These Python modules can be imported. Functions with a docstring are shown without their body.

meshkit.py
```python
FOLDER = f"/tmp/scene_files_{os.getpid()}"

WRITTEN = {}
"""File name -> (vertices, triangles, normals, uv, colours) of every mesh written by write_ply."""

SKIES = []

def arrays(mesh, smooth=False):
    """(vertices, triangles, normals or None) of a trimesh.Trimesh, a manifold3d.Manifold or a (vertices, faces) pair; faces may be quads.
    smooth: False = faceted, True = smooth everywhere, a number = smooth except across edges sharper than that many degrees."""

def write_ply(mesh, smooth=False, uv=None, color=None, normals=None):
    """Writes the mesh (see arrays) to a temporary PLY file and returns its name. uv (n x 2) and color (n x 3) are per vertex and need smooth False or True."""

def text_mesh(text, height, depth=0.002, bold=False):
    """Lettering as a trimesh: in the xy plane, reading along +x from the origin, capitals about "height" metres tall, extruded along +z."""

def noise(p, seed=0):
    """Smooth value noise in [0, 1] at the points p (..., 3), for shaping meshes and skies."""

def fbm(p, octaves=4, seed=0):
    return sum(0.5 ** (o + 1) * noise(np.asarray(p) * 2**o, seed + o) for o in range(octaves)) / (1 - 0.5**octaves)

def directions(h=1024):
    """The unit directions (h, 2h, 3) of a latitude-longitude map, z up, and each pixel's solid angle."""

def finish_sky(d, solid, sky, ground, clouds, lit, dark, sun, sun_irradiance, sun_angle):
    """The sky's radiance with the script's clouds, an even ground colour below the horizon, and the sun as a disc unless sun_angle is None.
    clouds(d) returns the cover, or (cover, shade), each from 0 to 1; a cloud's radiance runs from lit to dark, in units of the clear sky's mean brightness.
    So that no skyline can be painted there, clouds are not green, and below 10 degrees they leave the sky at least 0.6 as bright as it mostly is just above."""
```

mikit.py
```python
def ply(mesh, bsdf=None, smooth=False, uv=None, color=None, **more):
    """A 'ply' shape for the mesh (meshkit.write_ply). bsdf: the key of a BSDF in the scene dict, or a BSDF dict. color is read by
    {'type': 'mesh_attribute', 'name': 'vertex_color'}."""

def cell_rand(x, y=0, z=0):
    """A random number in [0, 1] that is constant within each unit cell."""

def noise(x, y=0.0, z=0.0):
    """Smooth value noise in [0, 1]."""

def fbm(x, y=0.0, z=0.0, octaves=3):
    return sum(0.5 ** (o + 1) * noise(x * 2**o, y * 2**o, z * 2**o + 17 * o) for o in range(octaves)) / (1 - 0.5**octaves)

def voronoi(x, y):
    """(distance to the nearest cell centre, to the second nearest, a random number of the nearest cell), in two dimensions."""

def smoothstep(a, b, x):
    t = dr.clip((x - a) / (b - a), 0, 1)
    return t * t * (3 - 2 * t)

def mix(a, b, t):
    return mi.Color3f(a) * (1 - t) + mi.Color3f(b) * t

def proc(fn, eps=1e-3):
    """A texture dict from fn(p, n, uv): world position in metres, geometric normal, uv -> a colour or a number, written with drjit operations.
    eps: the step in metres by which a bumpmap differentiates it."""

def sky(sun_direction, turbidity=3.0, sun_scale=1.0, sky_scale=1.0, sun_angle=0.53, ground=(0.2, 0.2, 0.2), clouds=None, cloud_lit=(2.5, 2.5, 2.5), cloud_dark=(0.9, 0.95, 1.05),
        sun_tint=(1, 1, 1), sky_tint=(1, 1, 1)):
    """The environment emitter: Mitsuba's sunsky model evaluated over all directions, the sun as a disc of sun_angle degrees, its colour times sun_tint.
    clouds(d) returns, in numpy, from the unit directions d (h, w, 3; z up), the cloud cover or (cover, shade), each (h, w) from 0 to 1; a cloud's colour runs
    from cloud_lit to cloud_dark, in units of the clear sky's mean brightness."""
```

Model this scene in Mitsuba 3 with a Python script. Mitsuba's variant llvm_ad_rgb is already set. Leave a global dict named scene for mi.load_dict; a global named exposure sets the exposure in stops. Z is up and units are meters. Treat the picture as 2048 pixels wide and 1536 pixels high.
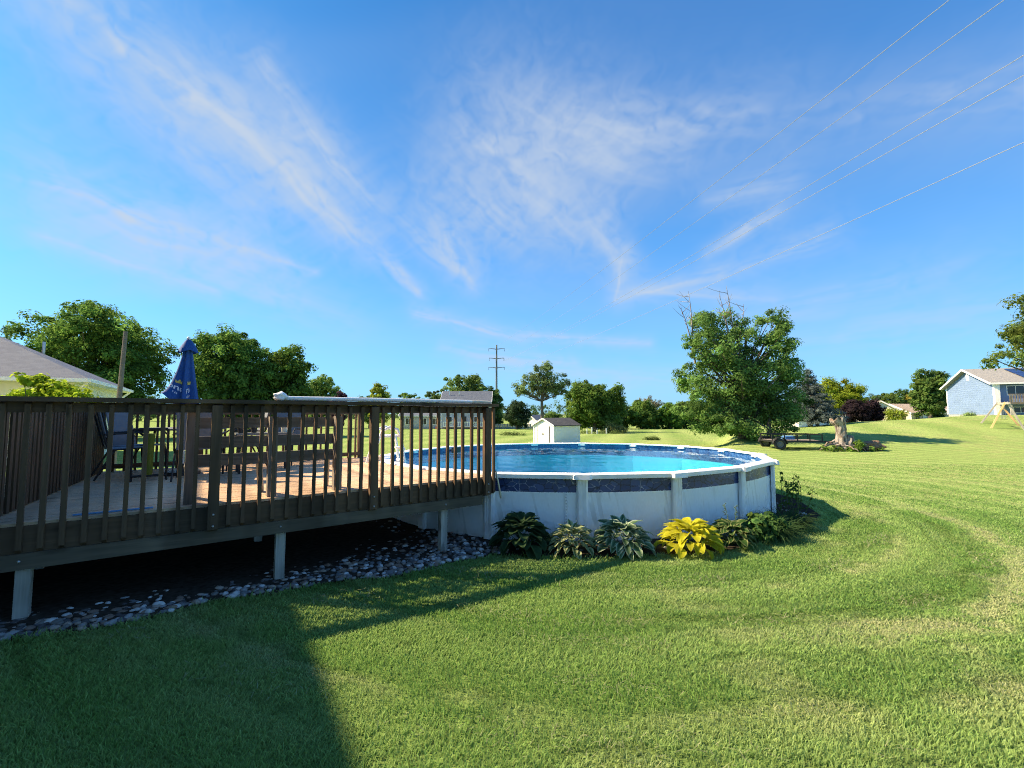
import math, numpy as np, trimesh, mitsuba as mi, drjit as dr, mikit, meshkit
from mikit import proc, ply, noise, fbm, voronoi, cell_rand, smoothstep, mix
from shapely.geometry import Polygon, LineString, Point, box as sbox

T = mi.ScalarTransform4f
scene, labels = {}, {}

# ------------------------------------------------------------------ camera, sky, exposure
EYE = 1.93
PITCH = math.atan(60 / 900.0)
scene['camera'] = {'type': 'perspective', 'fov': 2 * math.degrees(math.atan(1024 / 900.0)), 'fov_axis': 'x', 'near_clip': 0.05, 'far_clip': 3000.0,
                   'to_world': T().look_at(origin=[0, 0, EYE], target=[0, math.cos(PITCH), EYE + math.sin(PITCH)], up=[0, 0, 1])}
SUN = (-1.20, 0.15, 1.0)


def clouds(d):
    """Thin cirrus: combed streaks drawn out along a few wind directions."""
    az = np.degrees(np.arctan2(d[..., 0], d[..., 1]))
    el = np.degrees(np.arcsin(np.clip(d[..., 2], -1, 1)))
    zz = np.maximum(d[..., 2], 0.04)
    P = np.stack([d[..., 0] / (zz + .12), d[..., 1] / (zz + .12), 0 * zz], -1)
    wisp = meshkit.fbm(np.stack([az / 5.0, el / 4.0, 0 * az], -1), 4, 3)
    fine = meshkit.fbm(np.stack([az / 1.5 + wisp * 5, el / 1.1 + wisp * 5, 0 * az], -1), 5, 9)
    cover = np.zeros(az.shape)
    # (start az, el, end az, el, width at start, at end, strength)
    for a0, e0, a1, e1, w0, w1, s in STREAKS:
        ax, ay = a1 - a0, e1 - e0
        L = math.hypot(ax, ay)
        x, y = az - a0, el - e0
        t = np.clip((x * ax + y * ay) / L / L, 0, 1)
        ww = w0 + (w1 - w0) * t
        off = (wisp - .5) * 1.9 * ww + (fine - .5) * 1.1 * ww
        dist = np.hypot(x - t * ax, y - t * ay) + off
        side = (x * ay - y * ax) / L
        comb = meshkit.fbm(np.stack([side / (.30 * w0 + .20) + wisp * 3.0, t * L / 8 + wisp, 0 * az + a0], -1), 4, 5)
        ends = np.clip(1.25 - np.abs(t - .5) * 1.3, 0, 1)
        k = np.exp(-(np.maximum(dist + .25 * ww, 0) / (1.15 * ww)) ** 2) * s * 1.2 * np.clip(3.0 * comb - .75, .04, 1.9) * np.clip(.2 + 1.6 * fine, 0, 2) * ends
        halo = np.exp(-((np.hypot(x - t * ax, y - t * ay) + (wisp - .5) * ww * 2) / (2.3 * ww)) ** 2) * s * .40 * np.clip(1.9 * wisp - .15, 0, 2) * np.clip(.1 + 1.7 * fine, 0, 2)
        cover = 1 - (1 - cover) * (1 - np.clip(k * .78, 0, .9)) * (1 - np.clip(halo, 0, .5))
    # thin general veil, everywhere
    veil = meshkit.fbm(P * np.array([.55, 1.3, 1]) + meshkit.fbm(P * .7, 2, 4)[..., None], 4, 21)
    cover = 1 - (1 - cover) * (1 - .16 * np.clip((veil - .45) * 3, 0, 1))
    cover = 1 - (1 - cover) * (1 - .46 * np.exp(-np.maximum(el, 0) / 11.0))
    return np.clip(cover, 0, .9)


STREAKS = [
    (-2, 36, 5, 25, 3.0, 2.2, .20), (7, 34, 29, 31, 3.0, 2.2, .34), (5, 31, 18, 28, 2.0, 1.6, .24), (9, 26, 14, 17, 1.8, 1.0, .24), (-14, 23, -6, 18, 1.6, 1.4, .3), (15, 15, 30, 13, .7, .9, .3), (-9, 8.4, 8, 6.4, .7, .6, .35), (27, 11, 45, 13, 1.2, 1.6, .22),
    (-44, 30, -30, 22, 2.6, 2.0, .3), (-45, 17.5, -26, 14.5, 2.2, 1.4, .32),
    (-47, 34, -27, 27, 3.0, 2.6, .62), (-34, 31, -22, 22, 2.2, 2.0, .5), (-27, 27, -12, 15, 1.9, .7, .62),
    (-30, 35, -17, 24, 1.2, 1.6, .45),
    (-47, 20, -33, 17.5, 1.7, 1.8, .55), (-33, 18.2, -24, 16.3, 1.3, .35, .55), (-47, 15.5, -34, 13, .8, .6, .4), (-36, 15, -20, 11, 2.0, 2.0, .25),
    (-6, 33, 4, 27, 3.2, 3.6, .40), (0, 36, 12, 31, 2.4, 2.2, .40), (8, 33, 21, 30, 2.6, 1.8, .40), (-8, 28, 0, 22, 2.6, 2.6, .45),
    (-9, 23, -5, 16, 2.4, .9, .58), (2, 27, 8, 22, 2.6, 2.0, .4), (11, 23, 15, 18, 1.6, .8, .58), (14, 19, 13.4, 14.2, .8, .7, .55),
    (-12, 12.5, 1, 9.8, .7, .55, .62), (1, 10, 17, 8.6, .55, .5, .6), (14, 14.4, 25, 16, .6, .7, .55), (25, 16, 36, 18.5, .8, 1.1, .4), (24, 18.5, 31, 21.5, .6, .8, .45),
    (-5, 6.6, 14, 4.6, .9, .9, .42), (14, 4.6, 26, 4.2, .9, 1.6, .25), (29, 7.5, 50, 9, 1.5, 2.5, .22), (24, 24, 32, 24, .8, 1.5, .3),
    (33, 30, 60, 24, 2.0, 2.5, .2), (60, 26, 100, 34, 3, 3, .4), (-60, 30, -110, 36, 3, 3, .4), (120, 30, 170, 24, 3, 3, .4), (-120, 24, -170, 30, 3, 3, .4)]
scene['sky'] = mikit.sky(SUN, turbidity=2.6, clouds=clouds, cloud_lit=(1.32, 1.52, 1.80), cloud_dark=(1.0, 1.2, 1.5), sky_tint=(.375, .96, 1.40), sun_tint=(1.0, .97, .87), sun_scale=1.2, sky_scale=.80, ground=(.12, .16, .08))
exposure = 2.72

# ------------------------------------------------------------------ helpers
RNG = np.random.default_rng(7)


def rs(seed):
    return np.random.default_rng(seed)


def numbered(base):
    if base not in labels and base not in scene and not any(k.startswith(base + '__') for k in scene):
        return base
    i = 1
    while True:
        k = f'{base}_{i:03d}'
        if k not in labels and k not in scene and not any(q.startswith(k + '__') for q in scene):
            return k
        i += 1


TAKEN = {}


def thing(name, label, cat, group=None):
    i = TAKEN.get(name, -1) + 1
    TAKEN[name] = i
    key = name if i == 0 else f'{name}_{i:03d}'
    labels[key] = {'label': label, 'category': cat}
    if group:
        labels[key]['group'] = group
    return key


def part(parent, name, shape, label=None, kind=None):
    full = f'{parent}__{name}'
    i = TAKEN.get(full, -1) + 1
    TAKEN[full] = i
    key = full if i == 0 else f'{full}_{i:03d}'
    scene[key] = shape
    if label or kind:
        labels[key] = {}
        if label:
            labels[key]['label'] = label
        if kind:
            labels[key]['kind'] = kind
    return key


def single(name, shape, label, cat=None, group=None, kind=None):
    if kind:
        i = TAKEN.get(name, -1) + 1
        TAKEN[name] = i
        key = name if i == 0 else f'{name}_{i:03d}'
        labels[key] = {'label': label, 'kind': kind}
        if cat:
            labels[key]['category'] = cat
    else:
        key = thing(name, label, cat, group)
    scene[key] = shape
    return key


def moved(shape, m):
    return {**shape, 'to_world': m}


def boxm(lx, ly, lz, uvlen=True):
    """A box centred on the origin with its own vertices per face; uv in metres, u along the longest side."""
    h = np.array([lx, ly, lz]) / 2
    L = int(np.argmax([lx, ly, lz]))
    V, F, UV = [], [], []
    for ax in range(3):
        for s in (-1, 1):
            a, b = [i for i in range(3) if i != ax]
            quad = []
            for (p, q) in ((-1, -1), (1, -1), (1, 1), (-1, 1)):
                v = np.zeros(3)
                v[ax] = s * h[ax]; v[a] = p * h[a]; v[b] = q * h[b]
                quad.append(v)
            n = np.cross(quad[1] - quad[0], quad[2] - quad[0])
            if n[ax] * s < 0:
                quad = quad[::-1]
            k = len(V)
            V += quad
            F += [[k, k + 1, k + 2], [k, k + 2, k + 3]]
            for v in quad:
                c = a if L == b else b
                if ax == L:
                    c = b; UV.append((v[a] * 20, v[c]))
                else:
                    UV.append((v[L] + .37 * ax, v[c] + .11 * s + .05 * ax))
    return np.array(V), np.array(F), np.array(UV)


def bplist(bsdf, boxes, smooth=False):
    """One shape from several boxes: (lx,ly,lz, x,y,z, rotz degrees)."""
    V, F, U, k = [], [], [], 0
    for b in boxes:
        v, f, uv = boxm(*b[:3])
        r = math.radians(b[6]) if len(b) > 6 else 0.0
        R = np.array([[math.cos(r), -math.sin(r), 0], [math.sin(r), math.cos(r), 0], [0, 0, 1]])
        V.append(v @ R.T + np.array(b[3:6])); F.append(f + k); U.append(uv + k * .013); k += len(v)
    return ply((np.vstack(V), np.vstack(F)), bsdf, uv=np.vstack(U))


def bar(bsdf, p0, p1, w, h, seed=0):
    """A rectangular bar from p0 to p1, w wide (horizontal) and h high."""
    p0, p1 = np.array(p0, float), np.array(p1, float)
    t = p1 - p0; L = np.linalg.norm(t); t /= L
    up = np.array([0, 0, 1.0]) if abs(t[2]) < .95 else np.array([0, 1.0, 0])
    s = np.cross(up, t); s /= np.linalg.norm(s); up = np.cross(t, s)
    v, f, uv = boxm(L, w, h)
    return ply((v @ np.stack([t, s, up]) + (p0 + p1) / 2, f), bsdf, uv=uv + seed * .171)


def tube(points, radii, sides=6, cap=True):
    p = np.asarray(points, float)
    r = np.broadcast_to(np.asarray(radii, float), (len(p),))
    t = np.gradient(p, axis=0); t /= np.linalg.norm(t, axis=1, keepdims=True) + 1e-12
    ref = np.array([0, 0, 1.0]) if abs(t[:, 2]).mean() < .8 else np.array([0.3, 1.0, 0])
    a = np.cross(t, ref); a /= np.linalg.norm(a, axis=1, keepdims=True) + 1e-12
    b = np.cross(t, a)
    ang = np.arange(sides) * 2 * np.pi / sides
    v = p[:, None] + r[:, None, None] * (np.cos(ang)[None, :, None] * a[:, None] + np.sin(ang)[None, :, None] * b[:, None])
    i, j = np.meshgrid(np.arange(len(p) - 1), np.arange(sides), indexing='ij')
    q = np.stack([i * sides + j, i * sides + (j + 1) % sides, (i + 1) * sides + (j + 1) % sides, (i + 1) * sides + j], -1).reshape(-1, 4)
    f = np.vstack([q[:, [0, 2, 1]], q[:, [0, 3, 2]]])
    v = v.reshape(-1, 3)
    if cap:
        n = len(v)
        v = np.vstack([v, p[:1], p[-1:]])
        jj = np.arange(sides); e = (len(p) - 1) * sides
        f = np.vstack([f, np.stack([np.full(sides, n), jj, (jj + 1) % sides], 1), np.stack([np.full(sides, n + 1), e + (jj + 1) % sides, e + jj], 1)])
    return v, f


def join(meshes):
    V, F, k = [], [], 0
    for v, f in meshes:
        V.append(v); F.append(np.asarray(f) + k); k += len(v)
    return np.vstack(V), np.vstack(F)


def curve(p0, p1, bend, n=6):
    p0, p1 = np.array(p0, float), np.array(p1, float)
    t = np.linspace(0, 1, n)[:, None]
    return p0 * (1 - t) + p1 * t + np.array(bend) * 4 * t * (1 - t)


def tris(m):
    if isinstance(m, trimesh.Trimesh):
        return np.array(m.vertices), np.array(m.faces)
    if hasattr(m, 'to_mesh'):
        q = m.to_mesh(); return np.array(q.vert_properties[:, :3]), np.array(q.tri_verts)
    return m


def S(x):
    x = np.clip(x, 0, 1)
    return x * x * (3 - 2 * x)


def ground_z(x, y):
    """Height of the lawn: falls gently from the camera to the pool, on towards the pond, and rises to a knoll on the right."""
    x, y = np.asarray(x, float), np.asarray(y, float)
    near = .30 * S((7.0 - y) / 7.5) * (1 - .5 * S((x - 1) / 6)) + .05 * S((-x - 1) / 3) * S((8 - y) / 5) * S((y + 3) / 5)
    far = -.0135 * np.clip(y - 13, 0, 95) - .1 * S((y - 110) / 100)
    b = x / np.maximum(y, 5)
    slope = np.interp(b, [.45, .63, .77, .90, .968, 1.07, 1.3], [.0325, .0302, .0170, .0113, .0058, .0024, .001])
    w = S((y - 23) / 18) * S((b - .45) / .06)
    base = near + far
    return base * (1 - w) + (EYE - slope * np.clip(y, 0, 108)) * w


def gz(x, y):
    return float(ground_z(x, y))


# ------------------------------------------------------------------ materials
def two(b):
    return {'type': 'twosided', 'bsdf': b}


def pr(color, rough=.6, **k):
    return two({'type': 'principled', 'base_color': color if isinstance(color, dict) else {'type': 'rgb', 'value': list(color)}, 'roughness': rough, **k})


def wood(c0, c1, c2, rough=.75):
    def fn(p, n, uv):
        off = cell_rand(p.x * 5.5, p.y * 5.5) * 0
        a = noise(uv.x * 2.2 + off, uv.y * 46 + p.x * 3, p.y * 2)
        g = fbm(uv.x * 5 + p.y, uv.y * 120, p.x * 2, 2)
        w = fbm(p.x * 2.5, p.y * 2.5, p.z * 2.5, 3)
        knot = smoothstep(.80, .9, noise(uv.x * 3.1 + p.x, uv.y * 15, p.y * 3))
        c = mix(mix(c0, c1, smoothstep(.25, .75, a * .6 + g * .4)), c2, smoothstep(.45, .75, w) * .7)
        un = p.x * .803 + p.y * .596
        return c * (1 - .5 * knot) * (.70 + .6 * g) * (.62 + .76 * noise(un * 7.4, p.z * .9, p.x * .4))
    return pr(proc(fn), rough, specular=.2)


scene['m_rail'] = wood((.130, .080, .047), (.088, .056, .035), (.062, .049, .036))
scene['m_deck'] = wood((.54, .37, .235), (.43, .29, .185), (.38, .295, .22))
scene['m_greywood'] = wood((.22, .19, .165), (.155, .135, .12), (.115, .10, .088))
scene['m_beam'] = wood((.125, .10, .072), (.09, .075, .055), (.065, .060, .046))
scene['m_postwood'] = wood((.40, .38, .34), (.30, .29, .26), (.24, .23, .20))
scene['m_fence'] = wood((.62, .52, .42), (.52, .45, .36), (.46, .40, .34))
scene['m_yellowwood'] = wood((.55, .38, .18), (.46, .31, .15), (.40, .30, .19))
scene['m_white'] = pr((.80, .80, .79), .4, specular=.4)
scene['m_whitetrim'] = pr((.82, .82, .80), .5)
scene['m_dark'] = pr((.02, .02, .022), .5)
scene['m_black'] = pr((.012, .012, .013), .6)
scene['m_metal'] = pr((.45, .46, .47), .35, metallic=.8)
scene['m_steel'] = pr((.12, .13, .13), .6)
scene['m_glass'] = pr((.03, .04, .05), .08, specular=.6)
scene['m_blue'] = pr((.03, .12, .55), .5)
scene['m_bluecloth'] = pr((.10, .25, .50), .8)
scene['m_umbrella'] = pr((.012, .070, .26), .8, sheen=.2)
scene['m_yellow'] = pr((.55, .45, .10), .7)
scene['m_letter'] = pr((.62, .68, .80), .7)
scene['m_sling'] = pr((.15, .17, .20), .7)
scene['m_green'] = pr((.11, .14, .012), .8)
scene['m_cream'] = pr((.72, .70, .55), .6)
scene['m_beige'] = pr((.62, .56, .45), .6)
scene['m_grey'] = pr((.42, .42, .41), .6)
scene['m_navy'] = pr((.06, .07, .13), .6)
scene['m_concrete'] = pr((.34, .33, .31), .85)
scene['m_pink'] = pr((.5, .12, .1), .6)


def lap(c, pitch, streak=.12):
    """siding: colour only, the laps are geometry"""
    def fn(p, n, uv):
        w = fbm(p.x * .6, p.y * .6, p.z * 1.3, 3)
        return mi.Color3f(c) * (1 - streak + 2 * streak * w)
    return pr(proc(fn), .55)


scene['m_bluesiding'] = lap((.17, .245, .40), .2)
scene['m_greysiding'] = lap((.44, .44, .43), .2)
scene['m_creamsiding'] = lap((.70, .69, .56), .2)
scene['m_tansiding'] = lap((.62, .53, .39), .2)
scene['m_shedsiding'] = lap((.80, .80, .75), .2)


def shingle(c0, c1):
    def fn(p, n, uv):
        row = dr.floor(uv.y / .14)
        k = cell_rand(uv.x / .28 + .5 * (row - 2 * dr.floor(row / 2)), row, 3)
        line = smoothstep(.0, .12, uv.y / .14 - row)
        w = fbm(p.x * .5, p.y * .5, p.z * .5, 3)
        return mix(c0, c1, k * .6 + w * .4) * (.65 + .35 * line)
    return pr(proc(fn), .9)


scene['m_greyroof'] = shingle((.080, .098, .135), (.125, .147, .19))
scene['m_tanroof'] = shingle((.27, .215, .175), (.34, .28, .23))
scene['m_brownroof'] = shingle((.185, .185, .18), (.235, .23, .225))
scene['m_darkroof'] = shingle((.05, .05, .055), (.08, .08, .085))


def lawn_fn(p, n, uv):
    r = dr.sqrt(dr.square(p.x - 1.43) + dr.square((p.y - 10.5)))
    dist = dr.sqrt(dr.square(p.x) + dr.square(p.y))
    big = fbm(p.x * .35, p.y * .35, 0, 4)
    med = fbm(p.x * 2.1, p.y * 2.1, 3, 3)
    fine = fbm(p.x * 14, p.y * 14, 5, 2)
    grain = noise(p.x * 60, p.y * 60, 1)
    wob = big * 1.1
    band = .5 + .5 * dr.sin((r + wob) * 5.2)
    knollband = .5 + .5 * dr.sin((p.x * .8 - p.y * .25 + wob) * 1.7)
    band = band * (1 - smoothstep(24, 34, p.y)) + knollband * smoothstep(24, 34, p.y)
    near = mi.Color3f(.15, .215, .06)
    pale_band, dk, dry = mi.Color3f(.300, .390, .130), mi.Color3f(.205, .305, .088), mi.Color3f(.34, .35, .15)  # mower bands in paler and darker green, plus dry patches
    c = pale_band * band + dk * (1 - band)
    c = mix(c, dry, smoothstep(.5, .75, med * .6 + big * .4) * .55)
    lines = smoothstep(.72, 1.0, .5 + .5 * dr.sin((r + wob * .6) * 11.85)) * (1 - smoothstep(20, 32, p.y))
    c = c * (1 - .22 * lines * smoothstep(.3, .6, med))
    c = c * (.58 + .48 * fine + .20 * grain)
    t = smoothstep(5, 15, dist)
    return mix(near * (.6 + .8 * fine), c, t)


scene['m_lawn'] = two({'type': 'diffuse', 'reflectance': proc(lawn_fn)})
scene['m_vc'] = two({'type': 'diffuse', 'reflectance': {'type': 'mesh_attribute', 'name': 'vertex_color'}})
scene['m_grass'] = {'type': 'principledthin', 'base_color': {'type': 'mesh_attribute', 'name': 'vertex_color'}, 'roughness': .6, 'diff_trans': .95, 'spec_trans': 0.0, 'eta': 1.3}
scene['m_leaf'] = {'type': 'principledthin', 'base_color': {'type': 'mesh_attribute', 'name': 'vertex_color'}, 'roughness': .7, 'diff_trans': 1.1, 'spec_trans': 0.0, 'eta': 1.35}


def bark_fn(p, n, uv):
    a = fbm(p.x * 9, p.y * 9, p.z * 1.6, 3)
    return mix((.05, .042, .035), (.16, .135, .11), a)


scene['m_bark'] = pr(proc(bark_fn), .9)


def deadwood_fn(p, n, uv):
    a = fbm(p.x * 14, p.y * 14, p.z * 2.2, 4)
    b = fbm(p.x * 3, p.y * 3, p.z * 3, 2)
    return mix(mix((.085, .068, .056), (.36, .32, .285), smoothstep(.32, .66, a)), (.24, .14, .085), smoothstep(.5, .72, b) * .7)


scene['m_deadwood'] = pr(proc(deadwood_fn), .9)
scene['m_rotwood'] = pr(proc(lambda p, n, uv: mix((.07, .04, .026), (.34, .21, .13), fbm(p.x * 13, p.y * 13, p.z * 13, 3))), .95)


def band_fn(p, n, uv):
    d1, d2, k = voronoi(uv.x / .12, uv.y / .09)
    e = d2 - d1
    g = fbm(uv.x * 40, uv.y * 40, 0, 2)
    c = mix((.012, .028, .115), (.040, .080, .245), k * .7 + g * .3)
    ang = cell_rand(dr.floor(uv.x / .085), dr.floor(uv.y / .062), 7)
    hi = (1 - smoothstep(.02, .10, e)) * smoothstep(.45, .75, noise(uv.x * 9, uv.y * 13, 2))
    c = mix(c, (.34, .40, .55), hi * .85)
    return mix(c, (.004, .006, .015), (1 - smoothstep(.03, .16, e)) * (1 - hi) * .75)


scene['m_band'] = pr(proc(band_fn), .22, specular=.5)


def wall_fn(p, n, uv):
    s = fbm(uv.x * 6, uv.y * 1.4, 0, 4)
    f = fbm(uv.x * 60, uv.y * 30, 0, 2)
    c = mix((.76, .79, .82), (.83, .83, .81), s)
    st = smoothstep(.66, .8, noise(uv.x * 26 + uv.y * 5, uv.y * 2.2, 4)) * smoothstep(.3, .7, s)
    c = mix(c, (.50, .48, .44), st * .45)
    dirt = smoothstep(.34, .0, uv.y) * fbm(uv.x * 9, uv.y * 14, 9, 3)
    return mix(c, (.32, .28, .22), dirt * .55) * (.95 + .1 * f)


scene['m_poolwall'] = pr(proc(wall_fn), .3, specular=.45)


def rim_fn(p, n, uv):
    a = fbm(p.x * 5, p.y * 5, p.z * 5, 3)
    return mix((.74, .73, .72), (.84, .84, .83), smoothstep(.3, .6, a))


scene['m_rim'] = pr(proc(rim_fn), .35, specular=.4)


def liner_fn(p, n, uv):
    d1, d2, k = voronoi(uv.x / .09, uv.y / .07)
    e = d2 - d1
    top = mix((.010, .04, .15), (.03, .10, .28), k)
    top = mix(top, (.18, .30, .50), (1 - smoothstep(.02, .10, e)) * .5)
    low = mi.Color3f(.04, .42, .58)
    return mix(top, low, smoothstep(.33, .36, uv.y))


scene['m_liner'] = pr(proc(liner_fn), .4)


def floor_fn(p, n, uv):
    a = fbm(p.x * 1.2, p.y * 1.2, 0, 3)
    return mix((.035, .47, .59), (.05, .55, .66), a)


scene['m_poolfloor'] = pr(proc(floor_fn), .5)
scene['m_water'] = {'type': 'thindielectric', 'int_ior': 1.022, 'ext_ior': 1.0}

# ------------------------------------------------------------------ lawn (ground)
def axis(parts):
    return np.unique(np.concatenate([np.linspace(*p) for p in parts]).round(4))


gx = axis([(-600, -120, 17), (-120, -30, 31), (-30, -6, 33), (-6, 9, 101), (9, 40, 63), (40, 130, 46), (130, 600, 17)])
gy = axis([(-60, 0, 13), (0, 16, 129), (16, 60, 89), (60, 140, 54), (140, 900, 30)])
GX, GY = np.meshgrid(gx, gy, indexing='ij')
GZ = ground_z(GX, GY) + (meshkit.fbm(np.stack([GX * .7, GY * .7, 0 * GX], -1), 3, 2) - .5) * .018 * S((60 - np.hypot(GX, GY)) / 40)
idx = np.arange(GX.size).reshape(GX.shape)
quads = np.stack([idx[:-1, :-1], idx[1:, :-1], idx[1:, 1:], idx[:-1, 1:]], -1).reshape(-1, 4)
single('lawn', ply((np.stack([GX, GY, GZ], -1).reshape(-1, 3), quads), 'm_lawn', smooth=True), 'mown green lawn falling gently towards the pool and rising to the right', kind='structure')

# ------------------------------------------------------------------ deck and pool frames
TH = math.radians(36.6)
U = np.array([math.cos(TH), math.sin(TH)])
N = np.array([-math.sin(TH), math.cos(TH)])


def dk(u, c, z):
    q = U * u + N * c
    return [q[0], q[1], z]


DEG = math.degrees(TH)
POOL = np.array([(-.38, 6.97), (1.05, 6.80), (2.58, 7.02), (4.01, 7.80), (5.14, 8.86), (5.70, 10.33), (5.60, 11.80), (4.95, 12.98), (3.75, 13.85), (2.2, 14.27), (.65, 14.15), (-.75, 13.62),
                 (-1.85, 12.68), (-2.6, 11.42), (-2.88, 10.0), (-2.45, 8.62), (-1.55, 7.62)])
NP = len(POOL)
PC = np.array([1.43, 10.5])
RIMZ = 1.03


def inset(poly, d):
    """each vertex moved d towards the centre"""
    v = PC - poly
    return poly + v / np.linalg.norm(v, axis=1, keepdims=True) * d


pool_poly = Polygon(POOL)

# ------------------------------------------------------------------ rock bed under the deck and round the pool
edge_c = lambda u: 5.22 + .10 * np.sin(u * 1.9) + .06 * np.sin(u * 5.1)
us = np.linspace(-5.0, 3.55, 60)
bed_front = [tuple(U * a + N * edge_c(a)) for a in us]
bed_under = Polygon(bed_front + [tuple(U * 3.7 + N * 9.8), tuple(U * -5 + N * 9.8)])
ring = Polygon(inset(POOL, -.60)).buffer(.10)
bed = bed_under.union(ring).buffer(.02)
bedm = []
bx0, by0, bx1, by1 = bed.bounds
prepared = bed
from shapely.prepared import prep
pbed, ppool = prep(bed), prep(Polygon(inset(POOL, .12)))
mesh_bed = trimesh.creation.triangulate_polygon(bed.difference(Polygon(inset(POOL, .2))).segmentize(.35), engine='earcut')
bv = np.array(mesh_bed[0]); bf = np.array(mesh_bed[1])
bv3 = np.column_stack([bv, ground_z(bv[:, 0], bv[:, 1]) + .022])
scene['m_mulch'] = two({'type': 'diffuse', 'reflectance': proc(lambda p, n, uv: mix((.018, .015, .012), (.075, .062, .05), fbm(p.x * 30, p.y * 30, 0, 3)))})
single('rock_bed', ply((bv3, bf), 'm_mulch'), 'dark soil bed strewn with river rocks under the deck and along the pool', kind='structure')

rg = rs(11)
VAR = []
for k in range(14):
    m = trimesh.creation.icosphere(subdivisions=1)
    v = np.array(m.vertices)
    v *= 1 + .55 * (meshkit.noise(v * 1.3 + k * 7, k)[:, None] - .5)
    v *= np.array([1, rg.uniform(.65, .95), rg.uniform(.45, .7)])
    base = [(.28, .28, .28), (.18, .17, .155), (.50, .49, .47), (.22, .16, .125), (.15, .15, .155), (.34, .28, .23), (.09, .085, .085)][k % 7]
    col = np.clip(np.array(base)[None] * (.85 + .3 * meshkit.noise(v * 3, k + 40)[:, None]), 0, 1)
    VAR.append((v, np.array(m.faces), col, ply((v, m.faces), 'm_vc', smooth=True, color=col)))
stones = []
tries = 0
while len(stones) < 2600 and tries < 60000:
    tries += 1
    a = rg.uniform(-2.3, 3.75)
    c = 5.1 + abs(rg.normal(0, .75))
    if rg.random() < .12:
        t = rg.uniform(0, 1) * NP
        i = int(t) % NP
        q = POOL[i] * (1 - (t % 1)) + POOL[(i + 1) % NP] * (t % 1)
        d = q - PC
        q = q + d / np.linalg.norm(d) * rg.uniform(.05, .45)
    else:
        q = U * a + N * c
    if not pbed.contains(Point(q)) or ppool.contains(Point(q)):
        continue
    s = rg.uniform(.014, .042) * (1.25 if rg.random() < .15 else 1)
    stones.append((q[0], q[1], s, rg.uniform(0, 360), rg.uniform(-20, 20), rg.integers(14)))
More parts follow.
